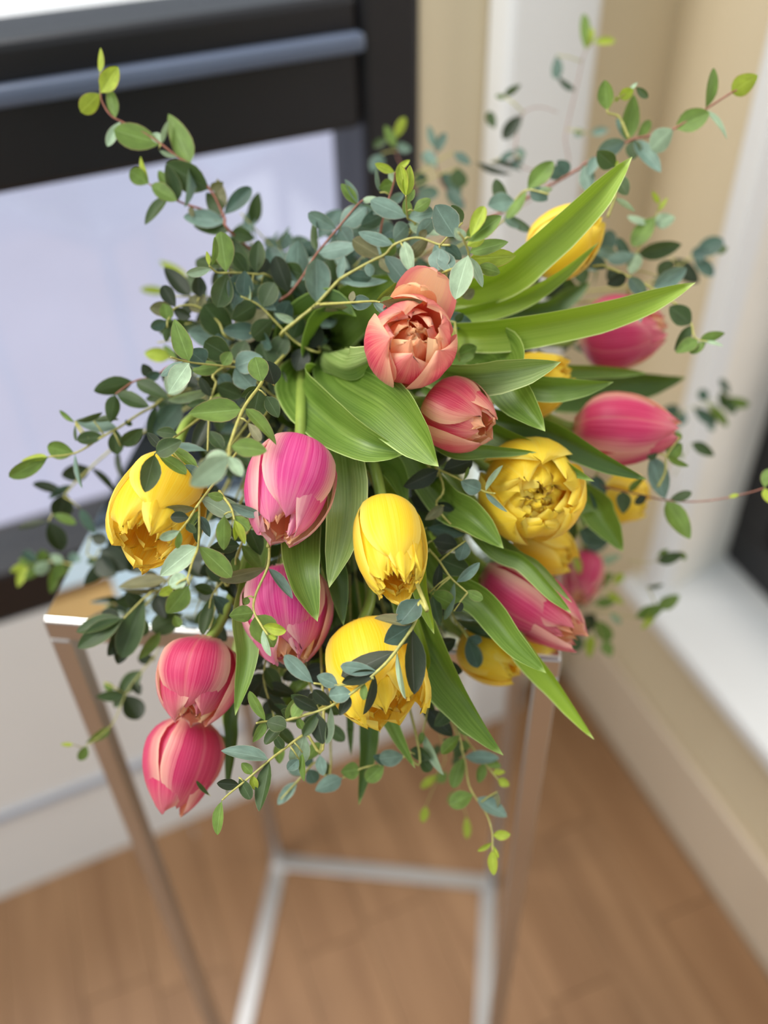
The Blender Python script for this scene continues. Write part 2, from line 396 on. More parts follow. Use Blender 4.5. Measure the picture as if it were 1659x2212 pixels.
# ------------------------------------------------------------------ vase
VC = O + Z * (TH + .0012) + E_ * .0
VH = .15; prof = [(.0, 0), (.05, 0), (.058, .01), (.062, .05), (.056, .10), (.045, .135), (.047, .15), (.043, .15), (.041, .133), (.052, .1), (.056, .05), (.05, .012), (0, .012)]
V = []; Fc = []; NS = 32
for i, (r, z) in enumerate(prof):
    for k in range(NS): V.append((r * math.cos(2 * math.pi * k / NS), r * math.sin(2 * math.pi * k / NS), z))
for i in range(len(prof) - 1):
    for k in range(NS): Fc.append((i * NS + k, i * NS + (k + 1) % NS, (i + 1) * NS + (k + 1) % NS, (i + 1) * NS + k))
vase = mesh_obj('vase', V, Fc, vase_m); vase.location = tuple(VC)
tag(vase, 'round glazed vase on the mirrored top, almost hidden under the foliage', 'vase')
MOUTH = VC + Z * VH
def from_vase(first, rng, sag=.02):
    """hidden run of a stem from inside the vase to its first visible point"""
    a = MOUTH + np.array([rng.uniform(-.02, .02), rng.uniform(-.02, .02), -.09])
    b = MOUTH + np.array([rng.uniform(-.022, .022), rng.uniform(-.022, .022), .0])
    dirn = first - b
    mid = b + dirn * .4 + Z * (.01 + .02 * np.linalg.norm(dirn[:2])) + FW * sag
    return [a, b, mid]

# ------------------------------------------------------------------ tulips
def interp(u, pts):
    xs, ys = zip(*pts); return np.interp(u, xs, ys)
def smoothprof(u, pts):
    f = interp(u, pts); g = (interp(np.clip(u - .04, 0, 1), pts) + interp(np.clip(u + .04, 0, 1), pts) + 2 * f) / 4
    g = np.where(u > .95, f, g); return g
HW = [(0, .30), (.12, .62), (.3, .9), (.5, 1.), (.66, .97), (.8, .8), (.9, .55), (.96, .33), (1, .03)]
HWB = [(0, .30), (.12, .6), (.3, .85), (.5, .97), (.7, 1.), (.84, .88), (.92, .66), (.97, .4), (1, .06)]      # blunt ruffled petal
def petal(parent, org, X, Y, Zx, L, R, hw, az, scale, opening, rng, mat, ruffle=0., tipcurl=0., crease=.0006, blunt=False, name='petal', zoff=0.):
    nu, nv = 16, 10
    u = np.linspace(0, 1, nu + 1) ** .9; v = np.linspace(-1, 1, nv + 1)
    tipr = .16 + opening
    rp = [(0, .12), (.07, .44), (.18, .78), (.34, .98), (.48, 1. + .12 * opening), (.64, .93 + .4 * opening), (.8, .74 + .75 * opening), (.92, .5 + 1.0 * opening), (1, .26 + 1.1 * opening)]
    r = smoothprof(u, rp) * R * scale
    h = smoothprof(u, HWB if blunt else HW) * hw
    zz = L * (u ** 1.12) + zoff
    ph1, ph2 = rng.uniform(0, 6.3), rng.uniform(0, 6.3); tw = rng.uniform(.7, 1.3) * .05 * R
    Vt = []; U = []
    ca, sa = math.cos(az), math.sin(az)
    for i in range(nu + 1):
        for j in range(nv + 1):
            rc = max(r[i], .5 * R * scale)
            phi = h[i] * v[j] / rc
            phi = max(-1.5, min(1.5, phi))
            rad = r[i] + rc * (math.cos(phi) - 1) + tw * v[j] * u[i]
            tan = rc * math.sin(phi)
            e = abs(v[j])
            rad += ruffle * R * (math.sin(v[j] * 7 + ph1) * .5 + math.sin(v[j] * 13 + u[i] * 5 + ph2) * .35) * (u[i] ** 2) * (.3 + e)
            rad -= crease * math.exp(-(v[j] / .13) ** 2) * (.3 + u[i])
            rad += tipcurl * R * max(0, u[i] - .75) ** 2 * 8
            z = zz[i] - L * .06 * (e ** 2) * u[i] + ruffle * L * .10 * math.sin(v[j] * 9 + ph2) * u[i] ** 4
            p = org + Zx * z + X * (rad * ca - tan * sa) + Y * (rad * sa + tan * ca)
            Vt.append(p); U.append((.5 + .5 * v[j], u[i]))
    Fc = []
    for i in range(nu):
        for j in range(nv):
            a = i * (nv + 1) + j; Fc.append((a, a + 1, a + nv + 2, a + nv + 1))
    return mesh_obj(name, Vt, Fc, mat, parent, U)
def leaf_strip(parent, org, pts, wpx, mcode, rng, tilt=0., fold=.22, blunt=False, base=.34):
    """long tulip leaf along 3D points; wpx converted to metres at mid depth"""
    P = catmull(pts, 27) - org; n = len(P); nv = 8
    T = np.gradient(P, axis=0); Vt = []; U = []
    ph = rng.uniform(0, 6.3)
    for i in range(n):
        t = i / (n - 1)
        wv = interp(t, [(0, base), (.2, .82), (.42, 1.), (.62, .93), (.8, .66), (.92, .32), (.98, .1), (1, .0)]) if not blunt else interp(t, [(0, base), (.3, .9), (.6, 1), (.85, .85), (.96, .5), (1, .05)])
        view = unit((P[i] + org) - CAM); tg = unit(T[i])
        side = unit(np.cross(tg, view)); nor = np.cross(side, tg)       # nor points away from / to the viewer
        if np.dot(nor, view) > 0: nor = -nor
        a = tilt + .25 * math.sin(t * 3 + ph)
        sd = side * math.cos(a) + nor * math.sin(a); nn = nor * math.cos(a) - side * math.sin(a)
        W_ = wpx * wv * .5
        for j in range(nv + 1):
            x = -1 + 2 * j / nv
            z = fold * W_ * (abs(x) ** 1.3) * 2.0 + .10 * W_ * math.sin(t * 9 + ph + x * 1.5) * abs(x)
            Vt.append(P[i] + sd * (W_ * x) + nn * z); U.append((j / nv, t))
    Fc = []
    for i in range(n - 1):
        for j in range(nv):
            a = i * (nv + 1) + j; Fc.append((a, a + 1, a + nv + 2, a + nv + 1))
    return mesh_obj('leaf', Vt, Fc, TL[mcode], parent, U)
# kind, base px, base depth, tip px, tip depth, width px, opening, form, spin, stem via points (px,py,d), label, leaves
# leaf: (path px,py,d ..., width px, material, tilt, fold)
TULIPS = [
 ('coral', (868, 768, .565), (902, 712, .512), 186, .30, 'double', .5, [(800, 800, .62)],
  'open double coral pink tulip with peach heart, highest of the pink ones in the centre',
  [([(735, 812, .60), (830, 868, .56), (905, 945, .535), (948, 1008, .52)], 128, 'm', .25, .3),
   ([(690, 850, .66), (672, 745, .63), (712, 682, .60), (770, 684, .585)], 80, 'd', -.7, .7),
   ([(700, 768, .60), (742, 796, .565), (790, 782, .55), (828, 750, .54)], 70, 'p', .3, -.5),
   ([(690, 730, .66), (780, 655, .64), (860, 595, .62)], 120, 'm', .2, .2)]),
 ('coral', (925, 868, .57), (1058, 930, .55), 158, .14, 'semi', 1.2, [(820, 850, .62)],
  'coral pink tulip with pale peach edges pressed just below the open double one',
  [([(960, 962, .575), (1060, 972, .57), (1160, 977, .565)], 34, 'm', .2, .3),
   ([(980, 806, .575), (1100, 802, .56), (1212, 782, .55)], 72, 'p', .5, .45),
   ([(1075, 752, .60), (1108, 840, .575), (1178, 932, .56)], 112, 'm', .1, .35)]),
 ('magenta', (650, 952, .56), (597, 1160, .525), 190, .12, 'semi', .3, [(650, 880, .585)],
  'bright magenta pink tulip with a pale petal edge, left of centre above its darker neighbour',
  [([(648, 838, .605), (710, 905, .575), (790, 955, .55), (876, 980, .545)], 100, 'm', .35, .5),
   ([(700, 830, .62), (770, 885, .60), (860, 955, .585)], 70, 'd', .2, .3),
   ([(690, 990, .58), (705, 1070, .57), (733, 1123, .56)], 36, 'p', .3, .4),
   ([(682, 865, .61), (692, 940, .60), (702, 1010, .59)], 26, 'm', .2, .3)]),
 ('magenta', (612, 1225, .585), (628, 1432, .56), 200, .10, 'semi', 1.0, [(640, 1120, .60)],
  'magenta pink tulip with leaf tips hanging over it, directly below the bright magenta one',
  [([(650, 1120, .575), (652, 1230, .55), (686, 1343, .545)], 88, 'm', .15, .25),
   ([(715, 1170, .58), (730, 1260, .57), (742, 1352, .56)], 52, 'd', .2, .3)]),
 ('crimson', (452, 1378, .585), (405, 1562, .565), 182, .10, 'semi', .8, [(500, 1290, .60)],
  'deep pink tulip showing peach inner petals, resting on the lowest tulip at left',
  [([(532, 1300, .575), (535, 1420, .56), (508, 1546, .555)], 52, 'm', .25, .3)]),
 ('crimson', (418, 1545, .605), (368, 1748, .59), 172, .02, 'single', 2.1, [(495, 1600, .62), (500, 1450, .63)],
  'lowest deep pink tulip at bottom left, a closed bud with pale edged petals',
  [([(505, 1500, .62), (500, 1600, .615), (490, 1720, .61)], 30, 'd', .2, .3)]),
 ('crimson', (1250, 722, .70), (1442, 715, .685), 158, .06, 'semi', .2, [(1180, 740, .71)],
  'pink tulip at the right behind the long bright leaf, the upper one there',
  [([(985, 722, .60), (1100, 716, .585), (1280, 684, .575), (1400, 650, .57), (1503, 610, .565)], 78, 'l', .2, .25),
   ([(1190, 852, .72), (1300, 842, .72), (1400, 826, .72), (1482, 815, .71)], 74, 'd', .3, .3)]),
 ('crimson', (1240, 925, .655), (1470, 932, .635), 158, .0, 'single', 1.4, [(1180, 900, .66)],
  'smooth closed pink tulip pointing right, at the right edge above the dark leaf',
  [([(1050, 900, .62), (1180, 930, .605), (1300, 990, .595), (1398, 1036, .59)], 62, 'd', .3, .4),
   ([(1060, 930, .60), (1160, 972, .585), (1284, 1040, .575)], 56, 'm', .2, .45)]),
 ('crimson', (1048, 1232, .625), (1248, 1378, .60), 150, .10, 'semi', .1, [(980, 1150, .64)],
  'pink tulip slanting down to the right with narrow leaves across it',
  [([(1050, 1165, .60), (1130, 1210, .585), (1190, 1275, .575), (1234, 1324, .57)], 40, 'm', .35, .4),
   ([(1090, 1172, .605), (1165, 1222, .59), (1236, 1302, .58)], 32, 'p', .3, .4),
   ([(945, 1225, .60), (1040, 1300, .585), (1110, 1390, .57), (1180, 1454, .565)], 68, 'm', .25, .4)]),
 ('crimson', (1270, 1190, .82), (1245, 1300, .80), 88, .14, 'semi', .6, [(1230, 1120, .80)],
  'small blurred pink tulip low behind the yellow ones at the right', []),
 ('golden', (385, 1003, .575), (305, 1180, .525), 178, .46, 'cup', .4, [(392, 935, .59), (440, 885, .61)],
  'wide open golden yellow tulip at the left edge with visible orange inside', []),
 ('yellow', (825, 1082, .565), (860, 1270, .518), 150, .26, 'cup', .7, [(812, 1020, .575), (795, 960, .60)],
  'yellow tulip in the middle of the bouquet opening downwards over its ruffled heart',
  [([(742, 970, .575), (752, 1080, .56), (738, 1180, .55), (711, 1270, .545)], 88, 'p', .2, .3),
   ([(895, 1180, .57), (915, 1280, .56), (938, 1370, .555)], 44, 'l', .3, .35),
   ([(800, 975, .60), (850, 1015, .59), (880, 1095, .58)], 62, 'm', .2, .3)]),
 ('golden', (778, 1345, .575), (838, 1545, .54), 190, .45, 'cup', 1.3, [(800, 1290, .585), (790, 1200, .60)],
  'large yellow tulip with frilled petals low in the middle, crossed by a eucalyptus sprig',
  [([(820, 1490, .60), (850, 1570, .595), (897, 1660, .59)], 34, 'm', .3, .35),
   ([(795, 1500, .62), (797, 1610, .615), (775, 1740, .61)], 44, 'd', .2, .35),
   ([(700, 1400, .61), (640, 1490, .605), (585, 1565, .60)], 34, 'm', .2, .35),
   ([(912, 1390, .585), (915, 1450, .58), (929, 1502, .575)], 24, 'l', .2, .3),
   ([(756, 1530, .62), (757, 1580, .62), (758, 1632, .615)], 16, 'd', .2, .3)]),
 ('golden', (1118, 1040, .625), (1166, 1073, .575), 215, .32, 'peony', .9, [(1040, 1000, .64)],
  'full many petalled golden tulip facing forward at centre right',
  [([(955, 1070, .60), (1020, 1120, .58), (1088, 1185, .57)], 80, 'm', .15, .35)]),
 ('golden', (1115, 1150, .665), (1235, 1215, .65), 135, .06, 'semi', .5, [(1050, 1110, .67)],
  'yellow tulip half hidden directly under the full golden one', []),
 ('golden', (1000, 1375, .64), (1118, 1455, .62), 125, .08, 'semi', 1.5, [(940, 1300, .65)],
  'lowest yellow tulip on the right, tucked behind two long leaves',
  [([(905, 1325, .60), (955, 1430, .585), (1020, 1530, .575), (1088, 1632, .57)], 92, 'm', .35, .6),
   ([(1110, 1370, .61), (1200, 1480, .595), (1284, 1598, .585)], 50, 'l', .3, .5)]),
 ('yellow', (1150, 578, .64), (1296, 462, .62), 145, .08, 'semi', 2.0, [(1040, 660, .64)],
  'topmost yellow tulip at upper right behind a broad pointed leaf',
  [([(1060, 610, .605), (1150, 545, .58), (1270, 440, .57), (1366, 338, .565)], 88, 'l', .3, .3),
   ([(975, 685, .62), (1100, 655, .61), (1200, 600, .60), (1295, 522, .595)], 40, 'l', .35, .35),
   ([(1170, 668, .70), (1225, 645, .70), (1275, 610, .70)], 44, 'd', .2, .3)]),
 ('golden', (1080, 860, .65), (1236, 800, .63), 140, .14, 'semi', .8, [(1000, 870, .66)],
  'yellow tulip at right behind crossing green leaves, between two pink ones',
  [([(1140, 832, .60), (1230, 836, .59), (1326, 825, .585)], 54, 'm', .3, .35),
   ([(1150, 795, .66), (1300, 800, .66), (1398, 806, .655)], 34, 'm', .2, .3),
   ([(1000, 745, .62), (1080, 765, .61), (1130, 790, .60)], 100, 'm', .2, .25)]),
 ('yellow', (1300, 1060, .72), (1400, 1090, .71), 110, .2, 'semi', .3, [(1220, 1020, .72)],
  'yellow tulip farthest to the right, behind the thin brown eucalyptus twig',
  [([(1262, 1070, .66), (1305, 1125, .65), (1346, 1192, .64)], 74, 'm', .25, .35)]),
]
for ti, (kind, pb, pt, wpx, opening, form, spin, via, label, leaves) in enumerate(TULIPS):
    rng = random.Random(100 + ti)
    b = at(*pb); t = at(*pt); Lb = float(np.linalg.norm(t - b)) * 1.02
    dm = (pb[2] + pt[2]) / 2; R = wpx / 2 / F_PX * dm
    viap = [at(*q) for q in via][::-1]
    first = viap[0]
    pre = from_vase(first, rng)
    root = empty('tulip', pre[0])
    tag(root, label, 'tulip', 'pink tulips in the bouquet' if kind in ('coral', 'magenta', 'crimson') else 'yellow tulips in the bouquet')
    org = pre[0]
    zx = unit(t - b); X = unit(np.cross(zx, [.3, .2, .9])); Y = np.cross(zx, X)
    pth = catmull(pre + viap + [b + zx * .002], 40) - org
    Vt, Fc, U = tube(pth, .0032, .0036, 10)
    mesh_obj('stem', Vt, Fc, stem_t, root, U)
    if form in ('double', 'peony') and Lb < R * 1.9: Lb = R * 1.9
    bb_ = b - org
    pm = PM[kind]; inner = PM['peach'] if kind in ('coral', 'magenta', 'crimson') else PM['golden']
    def P_(az, sc, op, Ls, hws, mat=pm, **k):
        return petal(root, bb_, X, Y, zx, Lb * Ls, R, R * hws * sc, az, sc, op, rng, mat, **k)
    o_ = opening
    third = 2 * math.pi / 3
    vd = unit(CAM - b)
    def front(az): return max(0., float(np.dot(X * math.cos(az) + Y * math.sin(az), vd)))
    fr = 0. if form == 'single' else .13
    for k in range(3):
        az = spin + k * third + rng.uniform(-.12, .12)
        P_(az, 1.02, o_ + rng.uniform(-.03, .06), rng.uniform(.95, 1.) * (1 - fr * front(az)), 1.0, tipcurl=rng.uniform(-.05, .12), ruffle=.03 if form != 'single' else .015)
    for k in range(3):
        az = spin + third / 2 + k * third + rng.uniform(-.12, .12)
        P_(az, .9, o_ * .9 + rng.uniform(-.02, .05), rng.uniform(.96, 1.04) * (1 - fr * front(az)), 1.08, ruffle=.04)
    if form == 'double' and ti == 0:      # one outer petal stands away from the flower, upwards
        up_ = UP * 1. + RT * .35; az = math.atan2(float(np.dot(up_, Y)), float(np.dot(up_, X)))
        petal(root, bb_, X, Y, zx, Lb * 1.05, R, R * .8, az, 1.0, 1.0, rng, pm, ruffle=.05)
        petal(root, bb_, X, Y, zx, Lb * 1.0, R, R * .6, az + .25, .9, .75, rng, inner, ruffle=.06)
    if form in ('semi', 'cup'):
        n = 6
        for k in range(n): P_(spin + k * 1.13 + rng.uniform(-.2, .2), .74 - .03 * k, o_ * .9 + rng.uniform(0, .12), rng.uniform(.86, 1.), .9, inner if k % 3 else pm, ruffle=.08)
    if form == 'cup':
        for k in range(7): P_(spin + .4 + k * .9, .92 - .03 * k, o_ + rng.uniform(-.05, .15), rng.uniform(.9, 1.08), .7, ruffle=.16, blunt=True)
    if form in ('double', 'peony'):
        n = 22 if form == 'peony' else 11
        for k in range(n):
            f = k / (n - 1)
            mt_ = inner if (form == 'double' and (k % 2 or f > .5)) else pm
            P_(spin + k * 2.4 + rng.uniform(-.25, .25), .90 - .62 * f, (o_ * .95 + rng.uniform(-.04, .10)) * (1 - f) ** 1.2, rng.uniform(.9, 1.0) * (1 - .06 * f), 1.0, mt_, ruffle=.12, blunt=form == 'peony' or k % 2 == 0, tipcurl=rng.uniform(-.2, .1))
    if form in ('cup', 'peony', 'double', 'semi'):
        for k in range(6):
            a = k * 1.047; q = bb_ + X * math.cos(a) * R * .16 + Y * math.sin(a) * R * .16
            Vt, Fc, U = tube(np.array([q + zx * Lb * .05, q + zx * Lb * .4, q + zx * Lb * .48, q + zx * Lb * .62]), .0007, .0013, 6)
            mesh_obj('stamen', Vt, Fc, stamen_m, root, U)
        Vt, Fc, U = tube(np.array([bb_, bb_ + zx * Lb * .3, bb_ + zx * Lb * .5]), .0022, .0018, 8); mesh_obj('pistil', Vt, Fc, stem_t, root, U)
    for (pts, lw, mc, tilt, fold) in leaves:
        P3 = [at(*q) for q in pts]; dmid = pts[len(pts) // 2][2]
        # the sheathing foot of the leaf runs down to the stem inside the bouquet
        foot = P3[0] + (MOUTH + Z * .02 - P3[0]) * .35 + FW * .02
        leaf_strip(root, org, [foot] + P3, lw / F_PX * dmid / max(.6, math.cos(tilt)), mc, rng, tilt, fold)
    for q in list(root.children)[1:]:
        pass

# ------------------------------------------------------------------ eucalyptus
def leaf_mesh(variant, code):
    nu, nv = 9, 6; V = []; U = []
    rng = random.Random(variant * 7 + 1)
    pts = [[(0, .05), (.06, .09), (.18, .6), (.36, .96), (.5, 1.), (.68, .88), (.84, .6), (.95, .28), (1, .0)],
           [(0, .05), (.06, .1), (.16, .7), (.34, 1.), (.5, .98), (.7, .78), (.86, .48), (.95, .22), (1, .0)],
           [(0, .05), (.06, .09), (.2, .58), (.4, .9), (.58, 1.), (.75, .92), (.88, .68), (.96, .38), (1, .0)]][variant % 3]
    bend = [-.12, .14, -.22, .05][variant % 4]; cup = [.16, .3, .22, -.12][variant % 4]; tw = [.1, -.25, .3, 0][variant % 4]
    us = [0, .05, .14, .27, .42, .57, .72, .84, .94, 1.]
    for i in range(nu + 1):
        t = us[i]; h = .5 * interp(t, pts)
        for j in range(nv + 1):
            x = -1 + 2 * j / nv; a = tw * (t - .3)
            xx = h * x; zz = cup * (abs(x) ** 1.5) * h + .0
            V.append((xx * math.cos(a) - zz * math.sin(a), t, xx * math.sin(a) * .5 + zz * .6 + bend * t * t * .6)); U.append((j / nv, t))
    Fc = [(i * (nv + 1) + j, i * (nv + 1) + j + 1, (i + 1) * (nv + 1) + j + 1, (i + 1) * (nv + 1) + j) for i in range(nu) for j in range(nv)]
    me = bpy.data.meshes.new('eucalyptus_leaf'); me.from_pydata(V, [], Fc)
    lay = me.uv_layers.new(name='UVMap'); li = np.empty(len(me.loops), dtype=np.int32); me.loops.foreach_get('vertex_index', li)
    lay.data.foreach_set('uv', np.array(U, dtype=np.float32)[li].ravel())
    me.polygons.foreach_set('use_smooth', [True] * len(me.polygons)); me.materials.append(EM[code]); return me
LM = {(v, c): leaf_mesh(v, c) for v in range(12) for c in EM}
def put_leaf(root, org, b, t, width, code, rng, nrm):
    """one leaf object from base b to tip t (3D), width metres, facing nrm"""
    o = bpy.data.objects.new('leaf', LM[(rng.randrange(12), code)]); col.objects.link(o); o.parent = root
    y = t - b; L = np.linalg.norm(y); y = y / L
    z = unit(nrm - y * np.dot(nrm, y)); x = np.cross(y, z)
    mm = Matrix.Identity(4); p = b - org
    for i in range(3):
        mm[i][0] = x[i] * width; mm[i][1] = y[i] * L; mm[i][2] = z[i] * L; mm[i][3] = p[i]
    o.matrix_local = mm
    return o
REG = {'A': (0, 50, 2.765), 'B': (600, 300, 2.765), 'C': (1059, 0, 2.765), 'D': (0, 750, 2.765), 'E': (500, 850, 2.765),
       'F': (1000, 750, 2.517), 'G': (100, 1300, 2.765), 'H': (600, 1300, 2.074), 'J': (300, 950, 4.1475), 'P': (0, 0, 1.)}
GRP = 'eucalyptus sprigs around the tulips'
def sprig(reg, d0, d1, color, stem, leaves, label, hide=False, rad=.0009, join=True):
    ox, oy, s = REG[reg]
    rng = random.Random(hash((round(ox + d0 * 1000), len(leaves), len(stem))) & 0xffff)
    S = [tuple(float(q) for q in w_.split(',')) for w_ in stem.split()]
    S = [(ox + a / s, oy + b / s) for a, b in S]
    n = len(S); dep = [d0 + (d1 - d0) * i / max(1, n - 1) for i in range(n)]
    P3 = [at(a, b, dd) for (a, b), dd in zip(S, dep)]
    pre = from_vase(P3[0], rng, .03) if join else []
    allp = pre + P3; org = allp[0]
    root = empty('eucalyptus_sprig', org); tag(root, label, 'sprig', GRP)
    pth = catmull(allp, max(12, 6 * len(allp))) - org
    Vt, Fc, U = tube(pth, rad * 1.25 if join else rad * 1.1, rad * .6, 6, .06)
    mesh_obj('stem', Vt, Fc, stem_r if color == 'r' else stem_y, root, U)
    dense = catmull([(a, b, dd) for (a, b), dd in zip(S, dep)], 60)
    for it in leaves.split(';'):
        it = it.strip()
        if not it: continue
        f = it.split(','); bx, by, tx, ty, wp = [float(q) for q in f[:5]]; code = f[5].strip(); dd = float(f[6]) if len(f) > 6 else 0.
        bx, tx = ox + bx / s, ox + tx / s; by, ty = oy + by / s, oy + ty / s; wp /= s
        k = int(np.argmin((dense[:, 0] - bx) ** 2 + (dense[:, 1] - by) ** 2))
        near = math.hypot(dense[k, 0] - bx, dense[k, 1] - by) < 14
        db = dense[k, 2] + dd
        if near and not dd: bx, by = dense[k, 0], dense[k, 1]
        lp = math.hypot(tx - bx, ty - by)
        dt = db - rng.uniform(-.1, .35) * lp / F_PX * db
        b3 = at(bx, by, db); t3 = at(tx, ty, dt); L = float(np.linalg.norm(t3 - b3))
        wa_ = wp / F_PX * db; wr = max(wa_ * 1.05, .38 * L); roll = math.acos(min(1., wa_ / wr)) * rng.choice([-1, 1])
        view = unit(CAM - b3); y = unit(t3 - b3); z0 = unit(view - y * np.dot(view, y)); x0 = np.cross(y, z0)
        put_leaf(root, org, b3, t3, wr, code, rng, z0 * math.cos(roll) + x0 * math.sin(roll))
        if not near and not dd:      # a short side twig joins the leaf to the stem
            q = at(dense[k, 0], dense[k, 1], dense[k, 2]) - org; b_ = b3 - org
            if np.linalg.norm(q - b_) < .05:
                Vt, Fc, U = tube(np.array([q, (q + b_) / 2 + Z * .001, b_]), .0006, .0005, 5)
                mesh_obj('twig', Vt, Fc, stem_y, root, U)
    return root
